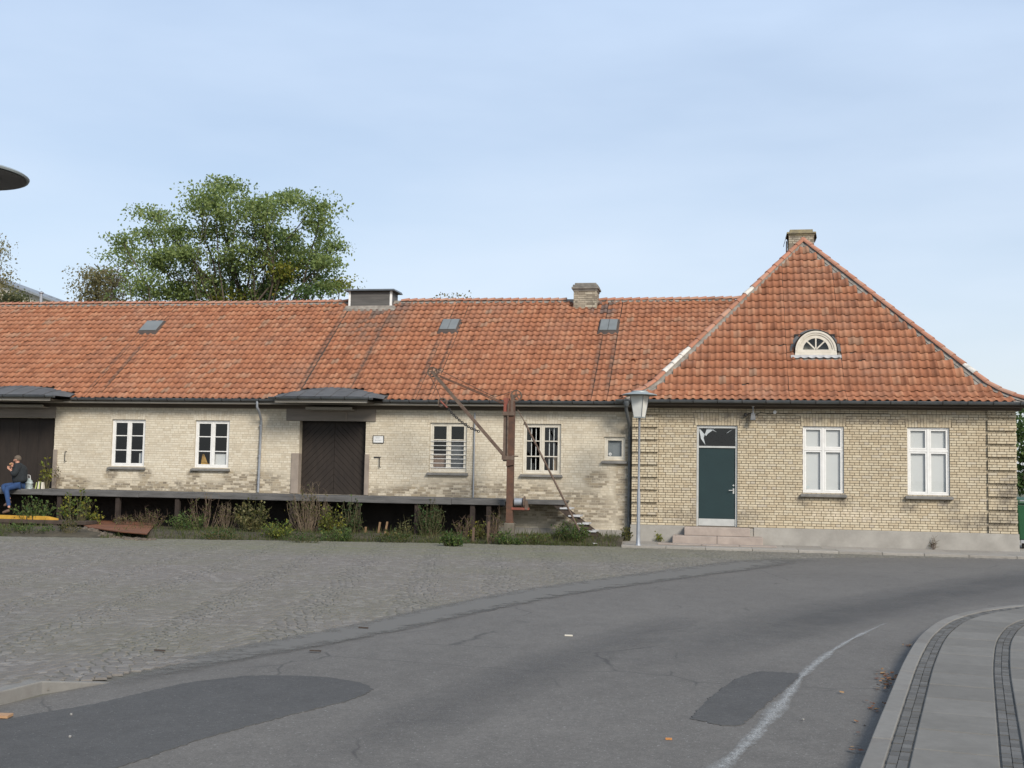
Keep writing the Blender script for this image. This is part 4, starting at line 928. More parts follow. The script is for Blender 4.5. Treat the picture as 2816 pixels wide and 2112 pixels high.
# things standing inside the windows
def inside(name, label, cat, build):
    mb = MB(); m_ = build(mb); return tag(mb.build(name, m_), label, cat)
wz = ww[0][2]+.03; wx = ww[0][1]
for i, (dx, hh, cc) in enumerate(((.24, .36, (.5, .5, .48)), (.19, .38, (.30, .32, .36)), (.14, .36, (.55, .5, .45)))):
    mb = MB(); mb.box(wx-dx, wx-dx+.035, .16, .34, wz, wz+hh); tag(mb.build('book', simple('book_cover_%d' % i, cc)), ('pale grey', 'blue-grey', 'beige')[i]+' thin book upright behind the glass of the window next to the man', 'book', 'books behind the window')
xx = ww[1][0]
mb = MB(); mb.hexa([(xx+.12, .17, wz), (xx+.46, .17, wz), (xx+.46, .36, wz), (xx+.12, .36, wz)], [(xx+.12, .19, wz+.12), (xx+.42, .19, wz+.08), (xx+.42, .36, wz+.08), (xx+.12, .36, wz+.12)])
mb.hexa([(xx+.12, .2, wz+.12), (xx+.32, .2, wz+.10), (xx+.32, .24, wz+.10), (xx+.12, .24, wz+.12)], [(xx+.14, .22, wz+.36), (xx+.20, .22, wz+.36), (xx+.20, .26, wz+.36), (xx+.14, .26, wz+.36)])
tag(mb.build('yellow_bag', simple('ochre_cloth', (.42, .25, .05), (.25, .13, .03), 10), bevel=.02), 'ochre yellow bag behind the lower left pane of a window', 'bag')
mb = MB(); mb.box(ww[1][1]-.47, ww[1][1]-.06, .15, .17, wz, wz+.38); tag(mb.build('white_board', M['blind']), 'plain white board leaning behind a lower window pane', 'board')
mb = MB(); mb.box(ww[3][1]-.24, ww[3][1]-.06, .17, .34, wz, wz+.2); mb.box(ww[3][1]-.24, ww[3][1]-.09, .18, .33, wz+.202, wz+.45); tag(mb.build('cardboard_box', M['card'], bevel=.006), 'brown cardboard boxes stacked behind the barred window', 'box')
mb = MB(); mb.box(small[0]+.06, small[1]-.06, .15, .155, small[2]+.06, small[3]-.06); mb.build('grey_curtain', simple('grey_net_curtain', (.26, .27, .28), (.20, .21, .22), 4), ware)
mb = MB(); mb.box(ww[2][0]+.06, ww[2][0]+.50, .17, .19, ww[2][2]+.03, ww[2][2]+.50); tag(mb.build('brown_board', simple('brown_board', (.22, .15, .11), (.16, .11, .08), 5)), 'brown board behind the window with horizontal bars', 'board')
mb = MB(); mb.box(ww[2][0]+.53, ww[2][1]-.06, .22, .24, ww[2][2]+.03, ww[2][2]+.82); tag(mb.build('grey_crate', simple('grey_crate_side', (.12, .125, .13), (.08, .085, .09), 5)), 'grey crate side behind the window with horizontal bars', 'crate')
# big boarded doors
def big_door(x0, x1, ztop, lz, lx0, lx1, plain=False):
    y = .24; mb = MB(); mb.box(x0, x1, y, y+.05, DZ, ztop); dr = mb.build('sliding_door', M['door_brown'], ware); xm = (x0+x1)/2
    if plain:
        nb = 4
        for k in range(nb):
            a, b = x0+.01+(x1-x0-.02)*k/nb, x0+.01+(x1-x0-.02)*(k+1)/nb-.008; mb = MB(); mb.box(a, b, y-.022+random.uniform(-.004, .004), y-.001, DZ+.01, ztop-.01); mb.build('door_board', M['door_brown'], dr)
    for s_ in (() if plain else (-1, 1)):      # chevron boards, each its own
        a, b = (x0+.01, xm-.004) if s_ < 0 else (xm+.004, x1-.01); W_ = b-a; bw = .155; k = -8
        while k < 24:
            z0_ = DZ+k*bw*1.25; pl = []
            for t in (0, 1):
                base = z0_+(0 if (t == (1 if s_ < 0 else 0)) else -W_*1.0); pl.append(base)
            poly = [(a, pl[0]), (b, pl[1]), (b, pl[1]+bw*1.25-.012), (a, pl[0]+bw*1.25-.012)]
            # clip to the door height
            def clip(pg, zlim, keep_above):
                out = []
                for i in range(len(pg)):
                    p, q = pg[i], pg[(i+1) % len(pg)]; pi, qi = (p[1] >= zlim) == keep_above, (q[1] >= zlim) == keep_above
                    if pi: out.append(p)
                    if pi != qi: t = (zlim-p[1])/(q[1]-p[1]); out.append((p[0]+(q[0]-p[0])*t, zlim))
                return out
            pg = clip(poly, DZ+.01, True); pg = clip(pg, ztop-.01, False) if len(pg) > 2 else []
            if len(pg) > 2:
                mb = MB(); yy = y-.022+random.uniform(-.004, .003); mb.hexa([(p[0], y-.001, p[1]) for p in pg], [(p[0], yy, p[1]) for p in pg]); mb.build('door_board', M['door_brown'], dr)
            k += 1
    mb = MB(); mb.box(lx0, lx1, -.035, .30, ztop-.0, lz); mb.build('lintel', M['lintel'], ware, bevel=.008)
    for (a, b) in ((x0-.22, x0+.004), (x1-.004, x1+.13)):
        mb = MB(); mb.box(a, b, -.03, .22, DZ, DZ+1.15); mb.build('jamb_guard', M['jamb'], ware, bevel=.012)
l2a = onY(*Z2(435, 440), 0)[0]; l2b = onY(*Z2(1207, 440), 0)[0]; lz = onY(*Z2(800, 385), 0)[2]
big_door(d2x0, d2x1, d2z, lz, l2a, l2b); big_door(d1x0, d1x1, d1z, lz, d1x0-.3, d1x1+.02, True)
mb = MB(); mb.box(onY(*Z2(955, 440), 0)[0]-.02, onY(*Z2(955, 440), 0)[0]+.02, -.05, -.036, d2z, lz); mb.build('lintel_batten', M['jamb'], ware)
# iron pulls and plate beside the doors
for px in (Z1(570, 800), Z2(1243, 850)):
    p = onY(*px, 0); mb = MB(); mb.tube([(p[0]+.02, 0, p[2]+.14), (p[0], -.06, p[2]+.14), (p[0], -.06, p[2]-.14), (p[0]+.02, 0, p[2]-.14)], .011, 6); mb.build('iron_pull', M['iron'], ware, True)
p = onY(*Z2(1215, 810), 0); mb = MB(); mb.box(p[0]-.09, p[0]+.07, -.012, .002, p[2]-.02, p[2]+.02); mb.build('iron_plate', M['iron'], ware)
a = rect_px(Z2(1181, 620), Z2(1274, 687), -.02)
sg = empty('wall_sign', ((a[0]+a[1])/2, -.02, a[2]), 'small white notice in a black frame on the wall beside the brown door', 'sign')
mb = MB(); mb.box(a[0]+.012, a[1]-.012, -.022, .0, a[2]+.012, a[3]-.012); mb.build('sign_panel', M['paper'], sg)
mb = MB()
for q in ((a[0], a[1], a[3]-.014, a[3]), (a[0], a[1], a[2], a[2]+.014), (a[0], a[0]+.014, a[2]+.014, a[3]-.014), (a[1]-.014, a[1], a[2]+.014, a[3]-.014)): mb.box(q[0], q[1], -.03, .0, q[2], q[3])
mb.build('sign_frame', M['iron'], sg)
mb = MB(); w_ = a[1]-a[0]; h_ = a[3]-a[2]
for (u0, u1, v) in ((.28, .62, .66), (.17, .80, .36), (.22, .70, .27)):
    n_ = int((u1-u0)/.035)
    for i in range(n_):
        if random.random() < .15: continue
        ux = u0+(u1-u0)*i/n_; mb.box(a[0]+ux*w_, a[0]+(ux+.022)*w_, -.0245, -.0222, a[2]+v*h_, a[2]+(v+.045)*h_)
mb.build('sign_print', simple('grey_print', (.22, .24, .26)), sg)
# eaves
mb = MB(); mb.box(WX0, WX1-.1, -.05, .2, 3.46, 3.563); mb.build('frieze', M['frieze'], ware)
mb = MB(); mb.box(WX0, WX1-.1, -.41, .2, 3.565, 3.612); mb.build('cornice_strip', M['strip'], ware)
mb = MB(); mb.box(WX0, WX1-.1, -.38, .2, 3.614, 3.67); mb.build('soffit_board', M['frieze'], ware)
# roof surface
TH = .6153; weY, weZ = -.42, 3.70; RYr, RZr = 4.44, 7.147; NR = 21
WP = [(weY+(RYr-weY)*k/NR, weZ+(RZr-weZ)*k/NR) for k in range(NR+1)]; nR = (0, -math.sin(TH), math.cos(TH)); pR = (0, weY, weZ)
def roofp(x, y): return onP(x, y, (0, weY, weZ), (0, -(RZr-weZ), (RYr-weY)))
mb = MB(); mb.quad((WX0-.2, weY, weZ-.006), (1.5, weY, weZ-.006), (1.5, RYr, RZr-.006), (WX0-.2, RYr, RZr-.006)); wroof = mb.build('roof', M['underlay'], ware, fix=False)
mb = MB(); mb.quad((WX0-.2, RYr, RZr-.006), (1.5, RYr, RZr-.006), (1.5, 9.4, 3.6), (WX0-.2, 9.4, 3.6)); mb.poly([(WX0, 0, 3.7), (WX0, 9, 3.7), (WX0, RYr, RZr-.05)]); mb.build('rear_slope', M['tile'], ware, fix=False)
# canopies: centre x and half width measured along the eave
can = []
for xa, xb, pk in ((Z2(270, 290), Z2(1245, 290), Z2(830, 205)), (Z1(-560, 290), Z1(545, 290), Z1(200, 190))):
    a, b = onY(*xa, -1.0)[0], onY(*xb, -1.0)[0]; can.append((a, b, roofp(*pk)[0], roofp(*pk)[2]))
def can_edge(x):
    """height on the roof below which the canopy replaces the tiles"""
    for a, b, pk, zp in can:
        if a < x < b:
            t = (x-pk)/(b-pk) if x > pk else (pk-x)/(pk-a); return weZ+.06+(zp-weZ-.06)*(1-min(1, t)**1.6)
    return -9
rl = []   # roof lights
for tl, tr, br, bl in [(Z6 for Z6 in ((860/2.0947, 400+1028/2.0947), (947/2.0947, 400+1028/2.0947), (877/2.0947, 400+1082/2.0947), (806/2.0947, 400+1082/2.0947))),
                       ((900+785/2.447, 700+457/2.447), (900+895/2.447, 700+452/2.447), (900+866/2.447, 700+524/2.447), (900+762/2.447, 700+524/2.447)),
                       ((900+1845/2.447, 700+458/2.447), (900+1952/2.447, 700+458/2.447), (900+1945/2.447, 700+530/2.447), (900+1838/2.447, 700+530/2.447))]:
    q = [roofp(*p) for p in (tl, tr, br, bl)]; rl.append((min(q[0][0], q[3][0]), max(q[1][0], q[2][0]), q[2][1], q[0][1]))
vb = [roofp(900+145/2.447, 700+370/2.447), roofp(900+430/2.447, 700+370/2.447)]
gaps = [roofp(823.5, 1071)[0], roofp(973.6, 1053)[0], roofp(1140, 1091)[0], roofp(1209, 1020)[0], roofp(1623.5, 1098)[0], roofp(1667, 1098)[0], roofp(264, 1053)[0], roofp(303.8, 1053)[0]]
wcols = []; x = -27.1; ww_ = .2
while x < 1.2:
    wcols.append(x); x += ww_
    for gi, g_ in enumerate(gaps):
        if abs(x-g_) < ww_/2: x += .055 if gi == 0 else .032
def ok_w(x, y, z, r):
    if z < can_edge(x): return False
    if x > EXL+(AX-EXL)*(z-eZ)/(AZ-eZ)+.15 and x > -2.3: return False
    return True
def wtile_extra(t, col):
    """dark streaks along the tile column gaps below the ventilator and the roof lights"""
    col = tile_extra(t, col); st = None
    tops = [vb[0][1]-.05, vb[0][1]-.05, rl[1][2], rl[1][2], rl[2][2], rl[2][2], rl[0][2], rl[0][2]]
    for g_, yt, wd_ in zip(gaps, tops, (.16, .09, .10, .08, .09, .09, .06, .06)):
        ym = (weY+yt)/2; zm = weZ+(ym-weY)*(RZr-weZ)/(RYr-weY); ln = (yt-weY)/math.cos(TH)*.62
        b = t.blob((g_, ym, zm), (wd_, ln, .35), TH); st = b if st is None else t.math('MAXIMUM', st, b)
    w = t.math('MULTIPLY', t.ramp(st, [(.05, 0.), (.5, .75)]), t.ramp(t.noise(6, 4, .75, None, 12), [(.35, .15), (.6, 1.)]))
    col = t.mix(w, col, (.075, .06, .052))
    b = t.blob(((gaps[0]+gaps[1])/2+.5, vb[0][1]-.9, weZ+(vb[0][1]-.9-weY)*(RZr-weZ)/(RYr-weY)), (1.3, 1.7, .4), TH)
    w = t.math('MULTIPLY', t.ramp(b, [(.05, 0.), (.6, .8)]), t.ramp(t.rnd(), [(.40, 0.), (.55, .8)]))
    return t.mix(w, col, (.13, .09, .07))
M['wtile'] = by_rnd('streaked_clay_tile', TILE_STOPS, 1.3, (.27, .15, .095), .3, .85, 45, .4, wtile_extra, spec=.25)
tile_roof(wroof, wcols, WP, ww_, ok_w, M['wtile'], 300)
# ridge tiles and their bedding
x = -24.7; vx0, vx1 = vb[0][0]-.06, vb[1][0]+.2; chx = [onY(900+1655/2.447, 830, RYr)[0], onY(900+1815/2.447, 830, RYr)[0]]
while x < .6:
    if not (vx0-.25 < x < vx1) and not (chx[0]-.27 < x < chx[1]-.02):
        zz = RZr+.015*math.sin(x*.5); halfround(wroof, (x+.27, RYr, zz+.052), (x, RYr, zz+.03), .105, (0, 0, 1), M['ridge'], 'ridge_tile', .82)
    x += .255
mb = MB()
for i in range(250):
    x = -24.7+i*.1; rr = [.075+random.uniform(-.03, .035) for _ in range(2)]
    e = (RYr-weY)/math.hypot(RYr-weY, RZr-weZ); s_ = (RZr-weZ)/math.hypot(RYr-weY, RZr-weZ)
    mb.quad((x, RYr-rr[0]*2*e, RZr-rr[0]*2*s_+.055), (x+.1, RYr-rr[1]*2*e, RZr-rr[1]*2*s_+.055), (x+.1, RYr, RZr+.075), (x, RYr, RZr+.075))
mb.build('ridge_bedding', M['bedding'], wroof, fix=False)
# gutters between the canopies
ends = sorted(can); segs = [(ends[0][1]-.05, ends[1][0]+.12), (ends[1][1]-.08, WX1-.20)]
for a, b in segs: gutter(ware, a, b, weY-.05, weZ-.005, .06, .56)
def canopy(a, b, pk, zp):
    yf, zf = -1.12, weZ+.015; n = 28; mb = MB(); top = []
    for i in range(n+1):
        x = a+.02+(b-a-.04)*i/n; z1_ = can_edge(x)+.045; y1_ = weY+(z1_-weZ)*(RYr-weY)/(RZr-weZ); t = 1-abs(2*i/n-1); zz = zf+.03*min(1, t*3)
        yfr = yf+.5*max(0, 1-t*7)**2; top.append(((x, y1_+.15, z1_+.02), (x, (y1_+yfr)/2, (z1_+zz)/2+.035), (x, yfr, zz)))
    for p, q in zip(top, top[1:]):
        for k in range(2): mb.quad(p[k], q[k], q[k+1], p[k+1])
    c = mb.build('canopy', M['lead'], ware, fix=False)
    for k in range(1, 7):
        i = int(k*n/7); m2 = MB()
        p = top[i]; m2.tube([Vector(q)+Vector((0, 0, .008)) for q in p], .010, 6); m2.build('lead_seam', M['lead'], c, True)
    g_ = gutter(ware, a+.10, b-.18, yf-.045, zf+.0, .055, .66)
    m2 = MB(); m2.box(a+.25, b-.35, yf+.02, yf+.06, zf-.14, zf-.01); m2.build('canopy_fascia', M['strip'], c)
    m2 = MB(); m2.box(a+.25, b-.35, yf+.062, -.02, zf-.12, zf-.08); m2.build('canopy_soffit', M['frieze'], c)
    m2 = MB(); m2.box(a+.9, b-1.0, -.42, -.36, zf-.29, zf-.22); m2.box(a+.9, b-1.0, -.36, -.03, zf-.30, zf-.27); m2.build('door_track', M['strip'], c)
for c_ in can: canopy(*c_)
# roof lights
def on_slope(x, y, h):   # point on the slope raised by h
    z = weZ+(y-weY)*(RZr-weZ)/(RYr-weY); return (x, y-h*math.sin(TH), z+h*math.cos(TH))
for i, (x0, x1, ya, yb) in enumerate(rl):
    mb = MB(); e = .07; mb.hexa([on_slope(x0-e, ya-e*1.6, .02), on_slope(x1+e, ya-e*1.6, .02), on_slope(x1+e, yb+e, .02), on_slope(x0-e, yb+e, .02)], [on_slope(x0-e*.4, ya-e*.5, .095), on_slope(x1+e*.4, ya-e*.5, .095), on_slope(x1+e*.4, yb+e*.4, .095), on_slope(x0-e*.4, yb+e*.4, .095)])
    fr = mb.build('rooflight', M['underlay'], wroof)
    xm = (x0+x1)/2
    for a, b in (((x0, xm-.006), (xm+.006, x1)) if i else ((x0, x1),)):
        mb = MB(); mb.hexa([on_slope(a, ya, .096), on_slope(b, ya, .096), on_slope(b, yb, .096), on_slope(a, yb, .096)], [on_slope(a, ya, .125), on_slope(b, ya, .125), on_slope(b, yb, .125), on_slope(a, yb, .125)]); mb.build('rooflight_pane', M['zinc_pane'] if 'zinc_pane' in M else M['zinc'], fr, bevel=.006)
# louvred ventilator box on the ridge
bx0, bx1, by0 = vb[0][0], vb[1][0], (vb[0][1]+vb[1][1])/2; bzt = onY(1000, 700+247/2.447, by0)[2]; bz0 = weZ+(by0-weY)*(RZr-weZ)/(RYr-weY)-.1; by1 = 2*RYr-by0
mb = MB(); mb.box(bx0, bx1, by0, by1, bz0-.6, bzt); vbx = mb.build('ventilator_box', M['zinc_box'] if 'zinc_box' in M else M['zinc'], wroof, bevel=.004)
mb = MB(); mb.hexa([(bx0-.13, by0-.14, bzt+.002), (bx1+.13, by0-.14, bzt+.002), (bx1+.13, by1+.14, bzt+.002), (bx0-.13, by1+.14, bzt+.002)], [(bx0-.10, by0-.11, bzt+.055), (bx1+.10, by0-.11, bzt+.055), (bx1+.10, by1+.11, bzt+.075), (bx0-.10, by1+.11, bzt+.075)]); mb.build('ventilator_lid', M['gutter'], vbx)
for a in (bx0-.012, bx1-.055):
    mb = MB(); mb.box(a, a+.067, by0-.014, by0+.04, bz0+.1, bzt-.002); mb.build('corner_trim', M['white'], vbx)
for k in range(6):
    z = bz0+.16+k*(bzt-bz0-.16)/6; mb = MB(); mb.box(bx0+.06, bx1-.06, by0-.006, by0+.002, z, z+(bzt-bz0-.16)/6-.008); mb.build('lap_board', M['ventboard'] if 'ventboard' in M else M['lintel'], vbx)
mb = MB(); mb.hexa([on_slope(bx0-.15, by0-.13, .03), on_slope(bx1+.15, by0-.13, .03), on_slope(bx1+.15, by0+.05, .03), on_slope(bx0-.15, by0+.05, .03)], [on_slope(bx0-.10, by0-.10, .075), on_slope(bx1+.10, by0-.10, .075), on_slope(bx1+.10, by0+.05, .11), on_slope(bx0-.10, by0+.05, .11)]); mb.build('lead_flashing', M['bedding'], vbx)
# chimney on the warehouse
cyw = roofp(1610, 700+372/2.447)[1]; cz1 = onY(1610, 700+232/2.447, cyw)[2]
cx0w = onY(900+1657/2.447, 820, cyw)[0]; cx1w = onY(900+1814/2.447, 820, cyw)[0]
chimney('chimney', wroof, cx0w, cx1w, cyw, cyw+.66, 6.3, cz1, [(.02, -.06, .0), (.06, .002, .07), (.025, .072, .14), (-.03, .142, .20)], M['cap2'])
# clay vent pipe in the roof
p = roofp(1600+780/5.53, 820+965/5.53)
mb = MB(); mb.lathe((p[0], p[1]-.02, p[2]), [(.0, .03), (.05, .03), (.055, -.04), (.075, -.10), (.082, -.10), (.085, 0)], 16, axis='y'); mb.build('vent_tile', M['tile'], wroof, True, rnd=.2)
# thin flue on the ridge at the far end
p = onY(112, 838, RYr); t_ = onY(112, 808, RYr)
mb = MB(); mb.tube([(p[0], RYr, p[2]-.3), (p[0], RYr, t_[2])], .05, 10); mb.lathe((p[0], RYr, t_[2]), [(.05, 0), (.085, .02), (.085, .05), (0, .1)], 12); mb.build('flue_pipe', M['steel'], wroof, True)
# downpipes
px_ = onY(710, 1340, -.07)[0]; tpx = onY(*Z2(215, 520), -.07)
mb = MB(); gx = onY(*Z2(180, 330), weY-.05)[0]; mb.tube([(gx, weY-.05, weZ-.06), (gx, weY-.05, 3.48), (gx+.03, weY+.02, 3.38), (tpx[0], -.10, tpx[2]+.14), (tpx[0], -.07, tpx[2]+.05), (px_, -.07, DZ+.02)], .036, 10)
for zz in (tpx[2]-.05, 2.1, 1.35): mb.tube([(px_, -.07, zz-.02), (px_, -.07, zz+.02)], .043, 10)
mb.build('downpipe', M['steel'], ware, True)
p0 = onY(*Z3(602, 510), -.05); mb = MB(); mb.tube([(p0[0], -.05, p0[2]), (p0[0], -.05, DZ)], .02, 8); mb.build('vertical_pipe', M['steel'], ware, True)

# ================================================================== loading dock
DF = -1.75                                  # front edge of the dock
dkx1 = onY(*Z3(845, 1230), DF)[0]; dkx2 = onY(*Z3(1330, 1225), -.95)[0]
dock = empty('loading_dock', (-14, -.9, 0), 'long raised loading dock of grey weathered boards along the warehouse wall', 'loading dock')
x = -25.0
while x < dkx1-.02:
    w = min(.21, dkx1-x); mb = MB(); mb.box(x, x+w-.010, DF+.055, -.035, DZ-.045+random.uniform(-.004, .002), DZ+random.uniform(-.006, .002)); mb.build('deck_board', M['timber'], dock); x += w
x = dkx1+.02
while x < dkx2:
    w = min(.21, dkx2-x); mb = MB(); mb.box(x, x+w-.010, -.95, -.035, DZ-.045+random.uniform(-.004, .002), DZ-.01+random.uniform(-.006, .002)); mb.build('deck_board', M['timber'], dock); x += w
x = -25.0
while x < dkx1-.1:
    w = min(random.uniform(2.6, 3.6), dkx1-x); mb = MB(); z_ = random.uniform(-.012, .0); mb.box(x, x+w-.006, DF+random.uniform(-.008, .004), DF+.05, DZ-.145+z_, DZ+.010+z_); mb.build('edge_beam', M['timber'], dock, bevel=.01); x += w
mb = MB(); mb.box(dkx1, dkx2, -1.0, -.955, DZ-.12, DZ); mb.build('edge_beam', M['timber'], dock, bevel=.008)
for px in (Z1(-300, 1300), Z1(510, 1300), Z1(1015, 1300), Z1(1530, 1300), Z2(478, 1300), Z2(1047, 1300), Z2(1560, 1300), Z2(2040, 1300), Z2(2180, 1300)):
    p = onY(*px, DF+.1); mb = MB(); mb.box(p[0]-.06, p[0]+.06, DF+.06, DF+.18, -.1, DZ-.05); mb.build('post', M['post'], dock, bevel=.008)
mb = MB()
for y in (-.35, -1.1): mb.box(-25, dkx1-.05, y-.05, y+.05, DZ-.20, DZ-.052)
mb.build('joist', M['dock_shade'], dock)  # joists coloured near-black to carry the shade below the deck
mb = MB(); mb.box(-25, dkx1-.4, -.62, -.5, -.1, DZ-.06); mb.build('underdock_shade_panel', M['dock_shade'], dock)  # added dark panel standing in for the shaded hollow under the dock
# open stairs at the dock end
stair = empty('dock_stairs', (dkx2+.4, -.7, 0), 'narrow open stairs with pale worn treads at the dock end', 'stairs')
tp = [(1325, 1295), (1395, 1352), (1465, 1412), (1525, 1470), (1585, 1530)]
for i, q in enumerate(tp):
    p = onY(*Z3(*q), -1.0); zz = DZ-.20-(i)*.195; mb = MB(); mb.box(p[0]-.15, p[0]+.16, -1.0, -.25, zz-.035, zz+.01); mb.build('tread', M['tread'], stair, bevel=.012)
t0 = onY(*Z3(1325, 1295), -1.0)[0]; t4 = onY(*Z3(1585, 1530), -1.0)[0]
for y in (-.94, -.30):
    mb = MB(); mb.bar((t0-.30, y, DZ-.08), (t4+.03, y, .07), .04, .13, (0, 0, 1)); mb.build('stringer', M['timber_dark'], stair)
mb = MB(); mb.box(t4-.05, t4+.2, -.95, -.28, -.06, .012); mb.build('foot_stone', M['concrete'], stair, bevel=.01)

# ================================================================== jib crane
KY = -2.15
def K(x, y, yy=KY): return Vector(onY(*Z3(x, y), yy))
crane = empty('jib_crane', tuple(K(880, 1480)), 'rusty hand-operated jib crane standing at the edge of the loading dock', 'crane')
b0 = K(880, 1395); b1 = K(912, 415); bx = b0.x; kz = b0.z
mb = MB(); mb.box(bx-.13, bx+.13, KY-.13, KY+.13, -.12, kz); mb.build('footing', M['footing'], crane, bevel=.02)
mb = MB(); mb.box(bx-.10, bx+.10, KY-.10, KY+.10, kz, kz+.03); w = .085
mb.box(bx-w, bx+w, KY-.085, KY-.070, kz+.03, b1.z); mb.box(bx-w, bx-w+.015, KY-.070, KY+.085, kz+.03, b1.z); mb.box(bx+w-.015, bx+w, KY-.070, KY+.085, kz+.03, b1.z); mb.build('post', M['rust'], crane, bevel=.005)
m0 = K(853, 900); m1 = K(860, 395); mw = .065; mx_ = (m0.x+m1.x)/2-.01
zr = K(860, 505).z
mb = MB(); mb.box(mx_-mw, mx_+mw, KY-.07, KY-.058, m0.z, zr); mb.box(mx_-mw, mx_-mw+.012, KY-.058, KY+.06, m0.z, zr); mb.box(mx_+mw-.012, mx_+mw, KY-.058, KY+.06, m0.z, zr); mb.build('mast', M['rust_grey'], crane, bevel=.004)
mb = MB(); mb.box(mx_-mw-.004, mx_+mw+.004, KY-.078, KY+.07, zr, m1.z); mb.build('mast_head', M['red_paint'], crane, bevel=.006)
mb = MB(); mb.tube([(bx-.075, KY-.11, K(900, 870).z), (bx-.075, KY-.11, K(900, 440).z)], .02, 8); mb.build('pivot_rod', M['rust_grey'], crane, True)
for zz in (K(900, 520).z, K(900, 875).z):
    mb = MB(); mb.box(mx_-mw-.02, bx+w+.01, KY-.135, KY-.088, zz-.05, zz+.05); mb.build('collar', M['rust_grey'], crane, bevel=.006)
mb = MB(); q = K(890, 905); mb.hexa([(q.x-.10, KY-.13, q.z-.12), (q.x+.10, KY-.13, q.z-.08), (q.x+.10, KY-.088, q.z-.08), (q.x-.10, KY-.088, q.z-.12)], [(q.x-.09, KY-.13, q.z+.03), (q.x+.08, KY-.13, q.z+.09), (q.x+.08, KY-.088, q.z+.09), (q.x-.09, KY-.088, q.z+.03)]); mb.build('jib_bracket', M['rust'], crane, bevel=.006)
tip = K(262, 185); jf = K(880, 905)
for dy in (-.10, .04):
    mb = MB(); mid = (tip+jf)/2; mid.z -= 0
    mb.bar((jf.x, KY+dy, jf.z), (tip.x, KY+dy, tip.z), .07, .022, (0, 1, 0)); mb.build('jib', M['rust_grey'], crane, bevel=.004)
for t in (.22, .5, .75):
    p = jf.lerp(tip, t); mb = MB(); mb.box(p.x-.02, p.x+.02, KY-.115, KY+.055, p.z-.03, p.z+.03); mb.build('jib_spacer', M['rust_grey'], crane)
def sheave(c, r, name, mat, spokes=5):
    mb = MB(); mb.lathe(c, [(r-.03, -.03), (r, -.034), (r, -.022), (r-.02, -.008), (r-.02, .008), (r, .022), (r, .034), (r-.03, .03), (r-.03, -.03)], 24, axis='y'); mb.lathe(c, [(0, -.045), (.03, -.045), (.03, .045), (0, .045)], 12, axis='y')
    for k in range(spokes):
        a = 2*math.pi*k/spokes+.4; mb.bar((c[0], c[1], c[2]), (c[0]+(r-.02)*math.cos(a), c[1], c[2]+(r-.02)*math.sin(a)), .022, .03, (0, 1, 0))
    return mb.build(name, mat, crane, True)
sheave((tip.x, KY-.03, tip.z), .135, 'tip_sheave', M['rust_grey'])
hs = K(935, 375); sheave((hs.x, KY-.03, hs.z), .15, 'head_sheave', M['rust_grey'])
mb = MB(); mb.box(hs.x-.13, hs.x-.06, KY-.09, KY+.05, b1.z-.35, hs.z+.02); mb.build('sheave_bracket', M['rust_grey'], crane, bevel=.006)
for (a, b, yy) in (((300, 205), (832, 428), -.13), ((318, 222), (828, 440), .06)):
    mb = MB(); mb.bar(K(*a)+Vector((0, yy, 0)), K(*b)+Vector((.05, yy, -.02)), .026, .022, (0, 1, 0)); mb.build('tie_rod', M['rust'], crane)
hk = K(345, 430)
sheave((hk.x, KY-.04, hk.z), .125, 'hook_sheave', M['rust_grey'], 4)
d = (K(380, 465)-K(310, 395)).normalized(); mb = MB(); mb.bar(hk-d*.06+Vector((0, -.095, 0)), hk+d*.20+Vector((0, -.095, 0)), .03, .13, (0, 1, 0)); mb.build('hook_block', M['red_paint'], crane, bevel=.01)
# chain from block back to the jib
cp = [K(395, 480), K(430, 525), K(490, 580), K(560, 630), K(640, 664)]; cp = smooth_curve([tuple(v) for v in cp], 22)
for i in range(len(cp)-1):
    a, b = Vector(cp[i]), Vector(cp[i+1]); mb = MB(); dd_ = (b-a); c = (a+b)/2; l = dd_.length*.75; u = dd_.normalized(); s_ = Vector((0, 1, 0)) if i % 2 else u.cross(Vector((0, 1, 0))).normalized()
    ring = [c+u*(l*math.cos(t))+s_*(.028*math.sin(t))+Vector((0, -.07, 0)) for t in np.linspace(0, 2*math.pi, 9)]; mb.tube(ring, .011, 5, caps=False); mb.build('chain_link', M['iron'], crane, True)
# hoist rope over the sheaves and the long strut to the ground
mb = MB(); mb.tube([(tip.x+.02, KY-.03, tip.z+.13), tuple(K(760, 385)), (hs.x, KY-.03, hs.z+.145)], .008, 6); mb.tube([(tip.x-.12, KY-.03, tip.z), tuple(K(300, 330)), (hk.x-.06, KY-.04, hk.z+.11)], .008, 6); mb.build('rope', M['iron'], crane)
st0 = K(945, 488); st1 = K(1000, 585); st2 = Vector(onY(*Z3(1440, 1455), KY)); st2.z = max(st2.z, .02)
mb = MB(); mb.tube([st0, st1], .012, 6); mb.tube([st1, st2], .026, 8); mb.build('strut', M['rust_grey'], crane, True)
